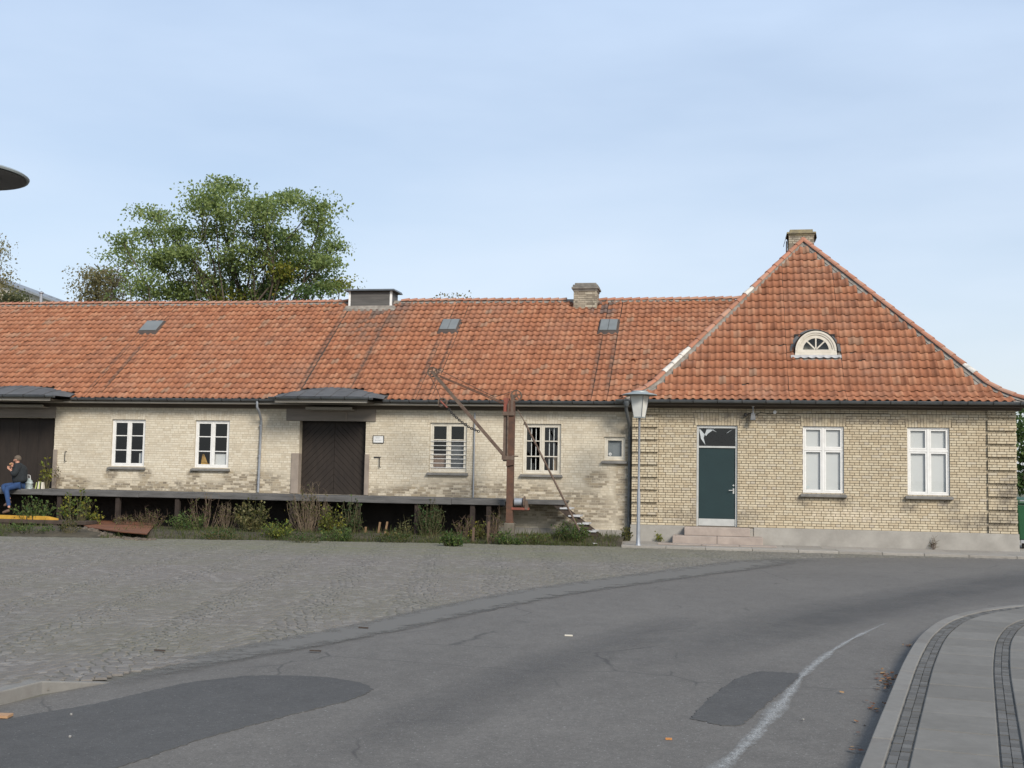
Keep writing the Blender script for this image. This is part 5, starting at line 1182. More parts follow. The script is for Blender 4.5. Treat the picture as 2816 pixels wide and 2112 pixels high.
# winch
wc = K(955, 1228)
mb = MB(); mb.lathe((wc.x, KY-.02, wc.z), [(0, 0), (.115, 0), (.115, .01), (.10, .012), (.10, .19), (.115, .192), (.115, .2), (0, .2)], 20, axis='x'); d_ = mb.build('winch_drum', M['steel'], crane, True); d_.location.x -= .10
mb = MB(); mb.lathe((wc.x+.13, KY-.02, wc.z), [(.0, 0), (.15, 0), (.15, .03), (0, .03)], 28, axis='x'); mb.build('winch_gear', M['rust_grey'], crane, True)
mb = MB(); z_ = K(970, 1282).z; mb.box(bx+.05, K(1035, 1282).x, KY-.10, KY-.04, z_-.03, z_+.03); mb.box(bx+.05, K(1035, 1282).x, KY+.04, KY+.10, z_-.03, z_+.03); mb.build('winch_frame', M['red_paint'], crane, bevel=.005)
mb = MB(); e = K(1022, 1260); mb.hexa([(e.x-.05, KY-.11, e.z-.09), (e.x+.03, KY-.11, e.z-.09), (e.x+.03, KY+.10, e.z-.09), (e.x-.05, KY+.10, e.z-.09)], [(e.x-.05, KY-.11, e.z+.10), (e.x-.01, KY-.11, e.z+.14), (e.x-.01, KY+.10, e.z+.14), (e.x-.05, KY+.10, e.z+.10)]); mb.build('winch_cheek', M['rust_grey'], crane)
q = K(940, 860); mb = MB(); mb.tube([(bx+.05, KY-.1, q.z), (q.x+.05, KY-.1, q.z)], .018, 6); mb.build('lever', M['rust_grey'], crane, True)

# ================================================================== street lamps
def street_lamp(base, label, glassy=True, h=3.76):
    x, y, z = base; L = empty('street_lamp', base, label, 'street lamp', 'street lamps with wide flat hats')
    mb = MB(); mb.lathe((x, y, z), [(.075, 0), (.055, .05), (.047, .3), (.044, 1.28), (.030, 1.40), (.028, h-.60), (.04, h-.58), (.05, h-.53)], 14); mb.build('pole', M['steel'], L, True)
    # tapering four-sided lantern, turned on its pole
    a0 = R(24); zb, zt = z+h-.55, z+h-.02; rb, rt = .155, .255
    def cor(r, zz, k): a = a0+math.pi/2*k; return Vector((x+r*math.cos(a), y+r*math.sin(a), zz))
    for k in range(4):
        mb = MB(); p = [cor(rb, zb, k), cor(rb, zb, k+1), cor(rt, zt, k+1), cor(rt, zt, k)]; c = Vector((x, y, 0)); q = [v-(Vector((v.x, v.y, 0))-c)*.05 for v in p]
        mb.hexa([q[0], q[1], q[2], q[3]], [p[0]-(Vector((p[0].x, p[0].y, 0))-c)*.02, p[1]-(Vector((p[1].x, p[1].y, 0))-c)*.02, p[2]-(Vector((p[2].x, p[2].y, 0))-c)*.02, p[3]-(Vector((p[3].x, p[3].y, 0))-c)*.02]); mb.build('lantern_pane', M['lamp_glass'], L)
        mb = MB(); mb.tube([cor(rb, zb, k), cor(rt, zt, k)], .008, 6); mb.build('lantern_rib', M['gutter'], L)
    mb = MB(); mb.hexa([cor(rb, zb-.03, k) for k in range(4)], [cor(rb, zb, k) for k in range(4)]); mb.build('lantern_base', M['hat'], L)
    mb = MB(); mb.lathe((x, y, z+h), [(0, -.012), (.20, -.012), (.36, -.004), (.44, -.012), (.445, .0), (.43, .012), (.26, .055), (.22, .062), (.215, .085), (.15, .105), (0, .115)], 40); mb.build('hat', M['hat'], L, True)
    mb = MB(); mb.lathe((x, y, z+h-.016), [(.16, 0), (.30, .004), (.425, .001)], 40); mb.build('hat_underside_shade', M['zinc_box'], L, True)  # disc darker than the hat: the shade beneath it is painted in
    return L
lp = onZ(*Z4(330, 1570), 0); street_lamp((lp[0], lp[1], 0), 'slender grey street lamp with a milky lantern standing before the house corner')
lp2 = onZ(76, 481, 3.72); d_ = ray(76, 481); rgt = np.array([cr[0], cr[1], 0]); c2 = lp2-rgt*.465
street_lamp((c2[0], c2[1], ZR+.0), 'street lamp in the yard by the kerb of which only the hat rim shows', True, 3.78)

# ================================================================== vegetation helpers
leaf_v = np.array([(0, 0, 0), (.32, .45, .06), (0, 1, 0), (-.32, .45, .06)]); leaf_f = [(0, 1, 2, 3)]
def rand_basis(n, size, up=0.3):
    d = rng.normal(size=(n, 3)); d[:, 2] += up; d /= np.linalg.norm(d, axis=1)[:, None]; r_ = rng.normal(size=(n, 3)); x_ = np.cross(d, r_); x_ /= np.linalg.norm(x_, axis=1)[:, None]; z_ = np.cross(x_, d)
    s_ = size*(.6+.8*rng.random(n)); return np.stack([x_*s_[:, None], d*s_[:, None], z_*s_[:, None]], 2)
def limb(mb, a, b, r0, r1, bend=.15, n=6):
    a = np.array(a, float); b = np.array(b, float); L_ = np.linalg.norm(b-a); off = rng.normal(size=3)*bend*L_*.5; pts = []
    for i in range(n+1):
        t = i/n; pts.append(a+(b-a)*t+off*math.sin(math.pi*t)+rng.normal(size=3)*.012*L_*(0 < i < n))
    mb.tube([tuple(p) for p in pts], [r0+(r1-r0)*i/n for i in range(n+1)], 6); return pts
def tree(name, label, base, lobes, trunk_r, leaf_mats, leaf, per, trunk_top, group=None, droop=False, sub=5):
    """lobes: (centre, radii). A trunk, limbs to every lobe, twigs, and leaves clumped along the twigs"""
    T = empty(name, base, label, 'tree', group); mb = MB(); base = np.array(base, float); top = np.array(trunk_top, float)
    tp_ = limb(mb, base, top, trunk_r, trunk_r*.55, .05, 8); mb.build('trunk', M['bark'], T, True); mb = MB(); groups = {}
    for c, r_, mi in lobes:
        c = np.array(c, float); r_ = np.array(r_, float); st = np.array(tp_[rng.integers(3, 9)]); lp_ = limb(mb, st, c, trunk_r*.20, trunk_r*.07, .18)
        vol = max(.25, r_[0]*r_[2]); nsub = max(3, int(sub*vol)); P_ = []
        for _ in range(nsub):
            q = rng.normal(size=3); q /= np.linalg.norm(q); q *= rng.random()**.45; e = c+q*r_; s0_ = np.array(lp_[rng.integers(3, 7)]); limb(mb, s0_, e, trunk_r*.05, trunk_r*.015, .2, 4)
            k = int(per*(.5+rng.random())); cs = .20+.22*rng.random(); pp = e+np.clip(rng.normal(size=(k, 3)), -1.5, 1.5)*np.array([cs*1.4, cs*1.3, cs*.55])
            tt = rng.random((k//4, 1)); pp = np.vstack([pp, s0_+(e-s0_)*tt+np.clip(rng.normal(size=(k//4, 3)), -1.5, 1.5)*.09])
            if droop: pp[:, 2] -= rng.random(len(pp))**1.5*.9
            P_.append(pp)
        groups.setdefault(mi, []).append(np.vstack(P_))
    mb.build('branches', M['bark'], T, True)
    for mi, ps in groups.items():
        ps = np.vstack(ps); scatter('crown', leaf_v, leaf_f, ps, rand_basis(len(ps), leaf, -1.2 if droop else .1), M[leaf_mats[mi]], T)
    return T
def px_lobes(L, Y, dy, mi=0):
    out = []
    for q in L:
        cx, cy, rx, ry = q[:4]; yy = Y+random.uniform(-dy, dy); c = onY(cx, cy, yy); s_ = depth(c)/F; out.append((c, (rx*s_, min(2.2, (rx+ry)*.5*s_), ry*s_), q[4] if len(q) > 4 else mi))
    return out
# big maple behind the warehouse
TY = 15.0
ML = [(635, 512, 46, 26), (590, 530, 30, 22), (555, 535, 40, 28), (600, 585, 75, 40), (680, 555, 40, 25), (785, 545, 80, 34), (720, 600, 90, 45), (850, 585, 40, 26), (885, 570, 16, 10), (880, 635, 42, 26), (420, 598, 46, 24), (400, 630, 30, 24), (480, 640, 55, 34), (335, 662, 30, 24), (355, 712, 42, 34), (430, 730, 60, 36), (520, 690, 55, 34), (560, 770, 95, 46), (470, 690, 40, 24), (690, 705, 70, 40), (790, 680, 70, 46), (850, 715, 46, 34), (912, 678, 18, 12), (895, 720, 16, 12), (780, 765, 90, 42, 2), (700, 805, 90, 30, 2), (775, 752, 30, 18, 1), (870, 765, 40, 22, 2), (935, 782, 16, 7, 1), (900, 790, 22, 10), (480, 812, 95, 34), (385, 790, 45, 34), (830, 810, 50, 26, 2), (640, 815, 50, 24, 1), (600, 640, 60, 30), (740, 650, 60, 34, 2), (640, 745, 50, 30)]
mb_ = onY(640, 1300, TY)
tree('maple_tree', 'large spreading green maple tree rising behind the warehouse roof', (mb_[0], TY, -.16), px_lobes(ML, TY, 1.8), .30, ['leaf', 'leaf_yel', 'leaf_dark'], .125, 170, (mb_[0]+.3, TY, 7.6), None, False, 14)
tb = onY(262, 1300, 19.)
tree('brown_tree', 'small brownish tree half hidden at the left side of the maple', (tb[0], 19, -.16), px_lobes([(268, 748, 34, 20), (310, 765, 24, 24), (318, 800, 24, 30), (262, 765, 40, 26), (238, 790, 30, 30), (270, 800, 40, 36), (300, 780, 26, 34), (250, 825, 40, 24), (300, 830, 40, 24)], 19, .6, 0), .14, ['leaf_brown'], .12, 110, (tb[0], 19, 7.4), None, False, 14)
tb = onY(-75, 1300, 16.)
tree('weeping_birch', 'tall weeping birch with hanging bare twigs beyond the ridge', (tb[0], 16, -.16), px_lobes([(-45, 680, 34, 40), (-35, 740, 34, 40), (-40, 640, 24, 30), (-14, 715, 12, 40), (-8, 760, 10, 36), (-50, 790, 40, 30), (-16, 670, 8, 30)], 16, .6, 0), .15, ['leaf_brown'], .10, 150, (tb[0], 16, 9.5), None, True, 10)
tb = onY(20, 1300, 18.)
tree('willow_tree', 'low drooping willow whose rounded top shows over the ridge', (tb[0], 18, -.16), px_lobes([(28, 806, 26, 10), (-5, 806, 40, 18), (48, 818, 10, 12), (15, 822, 40, 16), (30, 836, 28, 16)], 18, .5, 0), .14, ['leaf_will'], .13, 110, (tb[0], 18, 6.8), None, True, 22)
tb = onY(1240, 1300, 16.)
tree('distant_bush', 'sparse bush top just showing above the ridge between box and chimney', (tb[0], 16, -.16), px_lobes([(1240, 828, 18, 6), (1225, 826, 6, 7), (1262, 826, 6, 6)], 16, .2, 0), .08, ['leaf_brown'], .10, 16, (tb[0], 16, 7.4), None, False, 10)
RL = [(2806, 1190, 24, 40), (2835, 1150, 40, 30), (2810, 1260, 30, 40), (2850, 1230, 50, 60, 1), (2800, 1330, 30, 40), (2850, 1330, 60, 60), (2900, 1200, 60, 70), (2920, 1300, 60, 60), (2950, 1220, 60, 60)]
tb = onY(2850, 1300, 14.)
tree('dark_green_tree', 'dense green tree beyond the right end of the house', (tb[0], 14, -.16), px_lobes(RL, 14, 1.0), .16, ['leaf_dark', 'leaf'], .16, 110, (tb[0], 14, 3.2), None, False, 9)

def plant(name, label, px, base_y, hpx, wpx, kind, mats, Y=None, n=1.0, group='weeds growing along the loading dock', leaf=.07, zb=None):
    """one weed or shrub; px, base_y in photograph pixels"""
    if Y is None:
        g_ = onZ(px, base_y, .03); Y = float(np.clip(g_[1], -4.6, DF-.05)); 
    c = onY(px, base_y, Y); s_ = depth(c)/F; z0 = zb if zb is not None else float(verge_z(c[0], Y))-.02; h = hpx*s_*1.35; w = wpx*s_*.58; leaf *= 1.25; n *= 2.2
    b_ = np.array([c[0], Y, z0]); T = empty(name, tuple(b_), label, 'plant', group); mb = MB(); tips = []
    ns = max(4, int(n*(14 if kind != 'twiggy' else 16)))
    for i in range(ns):
        a = rng.random()*6.283; rr = w*rng.random()**.6; hh = h*(.45+.6*rng.random())*(1-.35*(rr/w)**2); e = b_+np.array([math.cos(a)*rr, math.sin(a)*rr*.6, hh]); st = b_+np.array([math.cos(a)*rr*.45, math.sin(a)*rr*.3, 0])
        pts = limb(mb, st, e, .006 if kind != 'twiggy' else .005, .002, .12, 5); tips.append(pts)
        if kind == 'twiggy':
            for _ in range(3):
                k = rng.integers(2, 6); p = np.array(pts[k]); limb(mb, p, p+rng.normal(size=3)*np.array([.06, .05, .03])+np.array([0, 0, .09]), .003, .0015, .1, 3)
    mb.build('stems', M['twig' if kind in ('twiggy', 'dry') else 'stem'], T, False, rnd=.3)
    ps = []
    for pts in tips:
        P_ = np.array(pts); k = int((12 if kind == 'leafy' else 5 if kind == 'twiggy' else 7 if kind == 'sparse' else 16)*(.6+.8*rng.random())); t = rng.random(k)*(.8 if kind == 'leafy' else .5)+(.2 if kind == 'leafy' else .5); idx = np.clip(t*5, 0, 4.99); i0 = idx.astype(int); f_ = (idx-i0)[:, None]; q = P_[i0]*(1-f_)+P_[i0+1]*f_; ps.append(q+rng.normal(size=(k, 3))*np.array([.035, .035, .025]))
    ps = np.vstack(ps); half = rng.random(len(ps)) < .5
    for mi, mm in enumerate(mats):
        sel_ = ps[half] if (mi == 0 and len(mats) > 1) else ps[~half] if len(mats) > 1 else ps
        if len(sel_): scatter('leaves', leaf_v, leaf_f, sel_, rand_basis(len(sel_), leaf, .5 if kind != 'grassy' else 2.5), M[mm], T)
    return T
M['stem'] = by_rnd('green_stem', [(0, (.07, .08, .03)), (1, (.12, .10, .05))], 3)
plant('leafy_weed', 'low dark green bush growing behind the yellow beam', 95, 1432, 62, 120, 'leafy', ['weed_dark', 'weed'], -2.5, 2.2, leaf=.06)
plant('tall_weed', 'tall arching weed with yellow-green leaves right of the seated man', 205, 1438, 82, 110, 'sparse', ['leaf_yel', 'weed'], -2.7, 1.6, leaf=.065)
plant('leafy_weed', 'small pale weed beside a dock post above the rusty sheet', 265, 1425, 40, 60, 'sparse', ['leaf_yel'], -2.2, .7, leaf=.06)
plant('dry_shrub', 'low dry brown shrub at the right end of the rusty sheet', 415, 1458, 42, 90, 'twiggy', ['leaf_olive'], None, 1.3, leaf=.04)
plant('leafy_weed', 'clump of low green weeds below the second window', 515, 1462, 42, 110, 'leafy', ['weed', 'weed_dark'], None, 1.8, leaf=.05)
plant('dry_stalks', 'thin upright dry stalks reaching up to the dock edge', 560, 1450, 78, 130, 'twiggy', ['leaf_olive'], -2.3, 1.0, leaf=.04)
plant('olive_shrub', 'olive and rust coloured shrub left of the downpipe', 690, 1452, 74, 90, 'leafy', ['leaf_olive', 'leaf_brown'], -2.3, 2.0, leaf=.06)
plant('leafy_weed', 'bright yellow-green low bush below the downpipe', 765, 1474, 40, 100, 'leafy', ['leaf_yel', 'weed'], None, 2.0, leaf=.05)
plant('dry_shrub', 'large brown twiggy shrub left of the brown door', 850, 1468, 98, 115, 'twiggy', ['leaf_olive'], None, 2.6, leaf=.045)
plant('leafy_weed', 'yellow-green leafy shrub below the brown door', 912, 1456, 66, 70, 'leafy', ['leaf_yel', 'leaf_olive'], -2.2, 1.5, leaf=.06)
plant('grey_shrub', 'grey-green upright shrub beside a dock post under the brown door', 965, 1460, 80, 60, 'leafy', ['weed_grey', 'weed_dark'], None, 1.6, leaf=.05)
plant('leafy_weed', 'low green weeds at the foot of the grey-green shrub', 930, 1478, 34, 110, 'leafy', ['weed_dark', 'weed'], None, 1.4, leaf=.045)
plant('leafy_weed', 'spreading low weeds below the small white notice', 1080, 1482, 30, 110, 'sparse', ['weed_dark', 'leaf_olive'], None, 1.6, leaf=.045)
plant('leafy_weed', 'tall dark green feathery bush under the window with horizontal bars', 1178, 1476, 80, 80, 'leafy', ['weed_dark', 'weed_grey'], None, 2.6, leaf=.045)
plant('leafy_weed', 'fresh bright green bush left of the jib crane', 1242, 1492, 36, 64, 'leafy', ['weed', 'weed_dark'], None, 2.0, leaf=.05)
plant('leafy_weed', 'small yellow flowering weed close to the jib crane foot', 1318, 1482, 40, 60, 'leafy', ['leaf_olive', 'leaf_yel'], None, 1.2, leaf=.04)
plant('dry_stalks', 'brown dry stalks rising beside the jib crane post', 1362, 1484, 80, 60, 'twiggy', ['leaf_olive'], None, .6, leaf=.04)
plant('leafy_weed', 'green weeds around the footing of the jib crane', 1395, 1492, 34, 84, 'leafy', ['weed_dark', 'weed'], -2.55, 1.5, leaf=.045)
plant('leafy_weed', 'rounded dark green bush below the dock stairs', 1572, 1494, 46, 104, 'leafy', ['weed_dark', 'weed'], -1.6, 2.8, leaf=.045)
plant('leafy_weed', 'scruffy weed at the foot of the dark corner downpipe', 1722, 1496, 34, 30, 'sparse', ['leaf_olive'], -.45, .6, leaf=.05, zb=-.03)
plant('leafy_weed', 'tiny yellowish weed in the pavement joint behind the street lamp', 1812, 1486, 18, 18, 'sparse', ['leaf_yel'], HY-.12, .4, None, .04, -.01)
plant('leafy_weed', 'yellow-leaved weed growing on the dock against the door jamb', 127, 1336, 66, 34, 'sparse', ['leaf_yel', 'leaf_olive'], -.35, .6, None, .075, DZ)
plant('dry_stalks', 'leaning dry stalk on the dock by the wall corner', 156, 1338, 60, 14, 'twiggy', ['leaf_olive'], -.2, .15, None, .05, DZ)
plant('leafy_weed', 'thin dry weed growing at the plinth below the right house window', 2567, 1490, 26, 14, 'twiggy', ['leaf_olive'], HY-.12, .25, None, .03, -.01)
plant('dry_shrub', 'low brown scrub behind the back edge of the rusty sheet', 345, 1432, 30, 70, 'twiggy', ['leaf_brown', 'leaf_olive'], -2.2, .9, leaf=.04)
plant('dry_stalks', 'reddish dry stalks between the olive shrub and the second window', 622, 1462, 62, 70, 'twiggy', ['leaf_olive'], None, .9, leaf=.04)
plant('leafy_weed', 'low mixed weeds under the second window next to the dry stalks', 600, 1474, 30, 120, 'sparse', ['weed_dark', 'leaf_olive'], None, 1.5, leaf=.045)
plant('leafy_weed', 'low weeds in front of the large brown twiggy shrub', 835, 1482, 26, 110, 'sparse', ['weed_dark', 'weed_grey'], None, 1.4, leaf=.04)
plant('leafy_weed', 'thin pale weed between timber stubs and feathery bush', 1110, 1474, 48, 50, 'sparse', ['leaf_olive', 'leaf_brown'], -2.3, .8, leaf=.04)
plant('dry_stalks', 'thin brown grass stalks right of the feathery bush', 1275, 1476, 52, 60, 'twiggy', ['leaf_olive'], None, .6, leaf=.04)
plant('leafy_weed', 'low weeds between the crane footing and the dock stairs', 1475, 1494, 26, 90, 'sparse', ['leaf_olive', 'weed'], -2.1, 1.3, leaf=.04)
pp = [onZ(*Z1(620, 1358), .14), onZ(*Z1(1000, 1345), .16), onZ(*Z1(1340, 1385), .12), onZ(*Z1(1270, 1470), .08), onZ(*Z1(1040, 1450), .08), onZ(*Z1(760, 1410), .10)]
zz = [.18, .20, .17, .10, .11, .14]
pl = []
for q, z_ in zip(pp, zz):
    s_ = (z_-CAM[2])/(q[2]-CAM[2]); p = CAM+(q-CAM)*s_; pl.append((p[0], p[1], z_))
plant('leafy_weed', 'sprawling weeds in front of the dark timber under the yellow beam', 75, 1462, 22, 150, 'sparse', ['weed_dark', 'weed'], None, 1.6, leaf=.04)
plant('leafy_weed', 'ragged weeds left of the corner of the rusty sheet', 190, 1464, 34, 60, 'sparse', ['weed_grey', 'leaf_olive'], None, 1.0, leaf=.04)
# grass of the verge, nobody could count it
N = 26000; gx = rng.uniform(-22.5, -2.6, N); gf = np.interp(gx, VX, vfront); gy = gf+.02+rng.random(N)**1.7*np.minimum(2.2, -gf-.3)
gz_ = np.array([verge_z(a, b) for a, b in zip(gx, gy)])-.01; dens = .5+.5*np.sin(gx*1.3+1)*np.sin(gx*.6+gy*1.5); keep = (rng.random(N) < .15+.85*dens) & ~((gx > pl[0][0]+.3) & (gx < pl[2][0]) & (gy > min(p[1] for p in pl)-.05) & (gy < max(p[1] for p in pl))); gx, gy, gz_ = gx[keep], gy[keep], gz_[keep]
gv = np.array([(-.5, 0, 0), (.5, 0, 0), (.25, .25, .6), (0, .7, 1.)]); gb = []
for i in range(len(gx)):
    a = rng.random()*6.283; h = rng.uniform(.03, .13)*(2.0 if rng.random() < .10 else 1); w = .013; ln = rng.uniform(.1, .6)*h; c_, s_ = math.cos(a), math.sin(a); gb.append([[c_*w, -s_*ln, 0], [s_*w, c_*ln, 0], [0, 0, h]])
grass = scatter('verge_grass', gv, [(0, 1, 2), (0, 2, 3)], np.stack([gx, gy, gz_], 1), np.array(gb), M['grass'], None, 'stuff'); tag(grass, 'short rough grass and weeds along the soil verge', 'grass')

# ================================================================== clutter by the dock
def beam(px0, px1, Y, h, d, mat, name, label, cat='beam', group=None, zb=None):
    a = onY(*px0, Y); b = onY(*px1, Y); z = zb if zb is not None else a[2]; mb = MB(); mb.box(a[0], b[0], Y, Y+d, z, z+h); return tag(mb.build(name, mat, bevel=.008), label, cat, group)
yb = onY(60, 1428, -2.75)[2]
yx = onY(160, 1420, -2.75)[0]
for i, xs in enumerate((-20.4, -19.0, -17.6)):
    mb = MB(); mb.box(xs-.12, xs+.12, -2.9, -2.2, -.08, yb-.101); tag(mb.build('timber_block', M['timber_dark'], bevel=.01), ('dark timber block under the far end of the yellow beam', 'dark timber block below the seated person\'s feet', 'dark timber block under the pointed end of the yellow beam')[i], 'block', 'blocks under the yellow beam')
mb = MB(); mb.box(-23, yx+.9, -2.92, -2.28, yb-.10, yb-.002); tag(mb.build('sleeper_beam', M['timber_dark'], bevel=.01), 'dark old timber lying beneath the yellow beam', 'beam')
mb = MB(); x0_ = -23.; xe = yx; mb.hexa([(x0_, -2.80, yb), (xe-.35, -2.80, yb), (xe, -2.72, yb), (xe-.35, -2.62, yb), (x0_, -2.62, yb)], [(x0_, -2.80, yb+.10), (xe-.35, -2.80, yb+.10), (xe, -2.72, yb+.045), (xe-.35, -2.62, yb+.10), (x0_, -2.62, yb+.10)])
YB = empty('yellow_beam', (-20, -2.7, yb), 'long yellow painted beam under the seated man\'s feet', 'beam'); mb.build('beam_body', M['yellow'], YB, bevel=.006)
for xx in (onY(74, 1420, -2.8)[0], onY(90, 1420, -2.8)[0]):
    m2 = MB(); m2.box(xx-.012, xx+.012, -2.806, -2.61, yb-.001, yb+.106); m2.build('strap', M['iron'], YB)
mb = MB(); mb.hexa([(p[0], p[1], p[2]-.022) for p in pl], pl); tag(mb.build('rusty_sheet', M['rust_plate'], fix=True), 'rust-red steel sheet lying tilted on rubble before the dock', 'steel sheet')
cx_, cy_ = np.mean([p[0] for p in pl]), np.mean([p[1] for p in pl]); rub = MB(); rr_ = []
for i in range(150):
    t = rng.random(); a, b = pl[3+int(t*2) % 3], pl[(4+int(t*2) % 3) % 6]; f_ = rng.random(); x = a[0]*(1-f_)+b[0]*f_+rng.normal()*.12; y = a[1]*(1-f_)+b[1]*f_+.05+rng.normal()*.10; s_ = rng.uniform(.025, .075); z_ = float(verge_z(x, y))
    q = [(x+s_*rng.uniform(-1, 1), y+s_*rng.uniform(-1, 1), z_+s_*rng.uniform(-.3, 1.2)) for _ in range(6)]; n0 = len(rub.v); c = [(x-s_, y-s_, z_-.02), (x+s_, y-s_*.8, z_-.02), (x+s_*.8, y+s_, z_-.02), (x-s_*.9, y+s_, z_-.02)]; rub.hexa(c, [(u[0]*.7+x*.3+rng.normal()*.008, u[1]*.7+y*.3, z_+s_*rng.uniform(.4, 1.1)) for u in c])
tag(rub.build('rubble', M['rubble']), 'loose broken rubble under the front of the rusty sheet', 'rubble', None, 'stuff')
mb = MB(); mb.box(pl[1][0]-1.1, pl[1][0]+.2, pl[1][1]+.02, pl[1][1]+.12, -.05, .17); tag(mb.build('timber_block', M['timber_dark'], bevel=.01), 'dark timber under the back of the rusty sheet', 'block')
for i, px in enumerate((Z2(1118, 1430), Z2(1225, 1430), Z2(1285, 1415))):
    c = onZ(*px, .1); y = -1.5; c = onY(*px, y); mb = MB(); z0 = float(verge_z(c[0], y))-.05; hh = (.20, .34, .36)[i]; mb.bar((c[0], y, z0), (c[0]+(0, .05, .06)[i], y, z0+hh), .05, .045, (0, 1, 0)); tag(mb.build('timber_stub', simple('raw_wood_%d' % i, (.28, .17, .09), (.18, .11, .06), 9), bevel=.005), ('lowest', 'upright middle', 'tallest')[i]+' raw timber stub in the soil under the dock below the notice', 'post', 'timber stubs under the dock')
for i, px in enumerate((Z3(585, 1530), Z3(706, 1500))):
    y = -2.45; c = onY(*px, y); z0 = float(verge_z(c[0], y))-.05; mb = MB(); mb.bar((c[0], y, z0), (c[0]+.02, y, z0+(.45, .62)[i]), .06, .05, (0, 1, 0)); tag(mb.build('timber_stake', M['twig'], rnd=.4), ('shorter', 'taller')[i]+' weathered stake in the weeds left of the jib crane', 'stake', 'stakes left of the crane')

# litter
def flat_bit(name, label, cat, px, z, w, l, mat, ang, th=.012, group=None):
    c = onZ(*px, z); ca_, sa_ = math.cos(ang), math.sin(ang); P4 = [(c[0]+u*ca_-v*sa_, c[1]+u*sa_+v*ca_) for u, v in ((-w, -l), (w, -l), (w*.9, l), (-w, l*.9))]
    mb = MB(); mb.hexa([(p[0], p[1], z) for p in P4], [(p[0], p[1], z+th) for p in P4]); return tag(mb.build(name, mat), label, cat, group)
flat_bit('wood_offcut', 'pale brown wood offcut lying on the dark asphalt patch', 'wood', (2, 1971), ZR+.005, .075, .05, simple('pale_wood', (.42, .25, .13), (.33, .19, .1), 20), .1, .018)
for px, wh_ in (((195, 1966), 'just inside the upper edge of the large dark patch'), ((193, 2027), 'in the middle of the large dark patch'), ((2208, 1980), 'between the worn line and the kerb')): flat_bit('pebble', 'tiny pale pebble '+wh_, 'pebble', px, ZR+.004, .007, .008, M['concrete'], random.random()*3, .012, 'pale pebbles on the road')
flat_bit('cigarette_end', 'cream cigarette end alone in the middle of the road', 'cigarette end', (1564, 1749), ZR, .045, .012, M['cream'], .05, .014)
flat_bit('cigarette_end', 'orange cigarette end on the road below the square patch', 'cigarette end', (1839, 2034), ZR, .022, .008, simple('orange_filter', (.5, .22, .07)), .1, .012)
for px, wh_ in (((440, 1790), 'on the cobbles'), ((868, 1791), 'where cobbles meet asphalt above the large patch'), ((1000, 1727), 'beside the cobble edge near the small oval patch')): flat_bit('fallen_twig', 'small dark twig lying '+wh_, 'twig', px, ZR+.012, .06, .012, M['timber_dark'], random.uniform(-.3, .3), .012, 'dark twigs on the ground')
for px, wh_ in ((Z1(575, 1472), 'left of the rusty sheet'), (Z1(166, 1462), 'below the yellow beam'), (Z3(1562, 1568), 'below the dock stairs')): flat_bit('paper_scrap', 'crumpled white paper scrap on the verge edge '+wh_, 'paper', px, ZR+.02, .055, .05, M['paper'], random.random(), .035, 'paper scraps along the verge')
def leaf_pile(pts, n, spread, label):
    P_ = []
    for _ in range(n):
        q = pts[rng.integers(0, len(pts))]; c = onZ(q[0], q[1], ZR); P_.append((c[0]+rng.normal()*spread*.5, c[1]+rng.normal()*spread, ZR+.008+rng.random()*.012))
    P_ = np.array(P_); bs = rand_basis(len(P_), .055, .0); bs[:, 2, :] *= .25
    o = scatter('leaf_litter', leaf_v, leaf_f, P_, bs, M['dead_leaf'], None, 'stuff'); return tag(o, label, 'leaves')
Z9 = lambda x, y: (1800+x/2.177, 1450+y/2.177)
leaf_pile([Z9(1405, 885), Z9(1400, 930), Z9(1380, 960), Z9(1420, 900)], 70, .10, 'brown fallen leaves gathered against the curved kerb')
leaf_pile([Z9(1255, 1000), Z9(1300, 1060), Z9(1290, 1180)], 14, .16, 'few scattered dry leaves on the road near the kerb')
leaf_pile([Z9(1310, 1100), Z9(1325, 1102)], 9, .03, 'small knot of red-brown leaves in the gutter')
leaf_pile([Z9(1500, 715), Z9(1510, 712)], 12, .05, 'little heap of rusty leaves in the bend of the kerb')
leaf_pile([Z9(1215, 1345), Z9(1205, 1325)], 6, .03, 'pale dry leaves beside the kerb at the road edge')

# ================================================================== bin and far building
bxp = onY(2800, 1440, 1.2); bn = empty('waste_container', (bxp[0]+.75, 1.6, 0), 'dark green wheeled waste container behind the right house corner', 'waste container')
x0 = bxp[0]-.05; mb = MB(); mb.hexa([(x0+.08, 1.2, .22), (x0+1.3, 1.2, .22), (x0+1.3, 2.1, .22), (x0+.08, 2.1, .22)], [(x0, 1.1, 1.16), (x0+1.4, 1.1, 1.16), (x0+1.4, 2.2, 1.16), (x0, 2.2, 1.16)]); mb.build('bin_body', M['bin'], bn, bevel=.03)
mb = MB(); mb.hexa([(x0-.03, 1.06, 1.165), (x0+1.43, 1.06, 1.165), (x0+1.43, 2.24, 1.165), (x0-.03, 2.24, 1.165)], [(x0+.02, 1.12, 1.30), (x0+1.38, 1.12, 1.30), (x0+1.38, 2.18, 1.34), (x0+.02, 2.18, 1.34)]); mb.build('bin_lid', M['bin'], bn, bevel=.03)
mb = MB(); mb.box(x0+.1, x0+1.3, 1.14, 1.2, .14, .22); mb.build('bin_base', M['steel'], bn)
for dx in (.2, 1.2):
    for yy in (1.3, 2.0): mb = MB(); mb.lathe((x0+dx-.025, yy, .09), [(0, 0), (.09, 0), (.09, .05), (0, .05)], 16, axis='x'); mb.build('wheel', M['iron'], bn, True)
mb = MB(); mb.tube([(x0+.05, 1.06, 1.24), (x0+.05, .98, 1.26), (x0+1.3, .98, 1.26), (x0+1.3, 1.06, 1.24)], .018, 6); mb.build('handle', M['steel'], bn, True)
FY = 45.
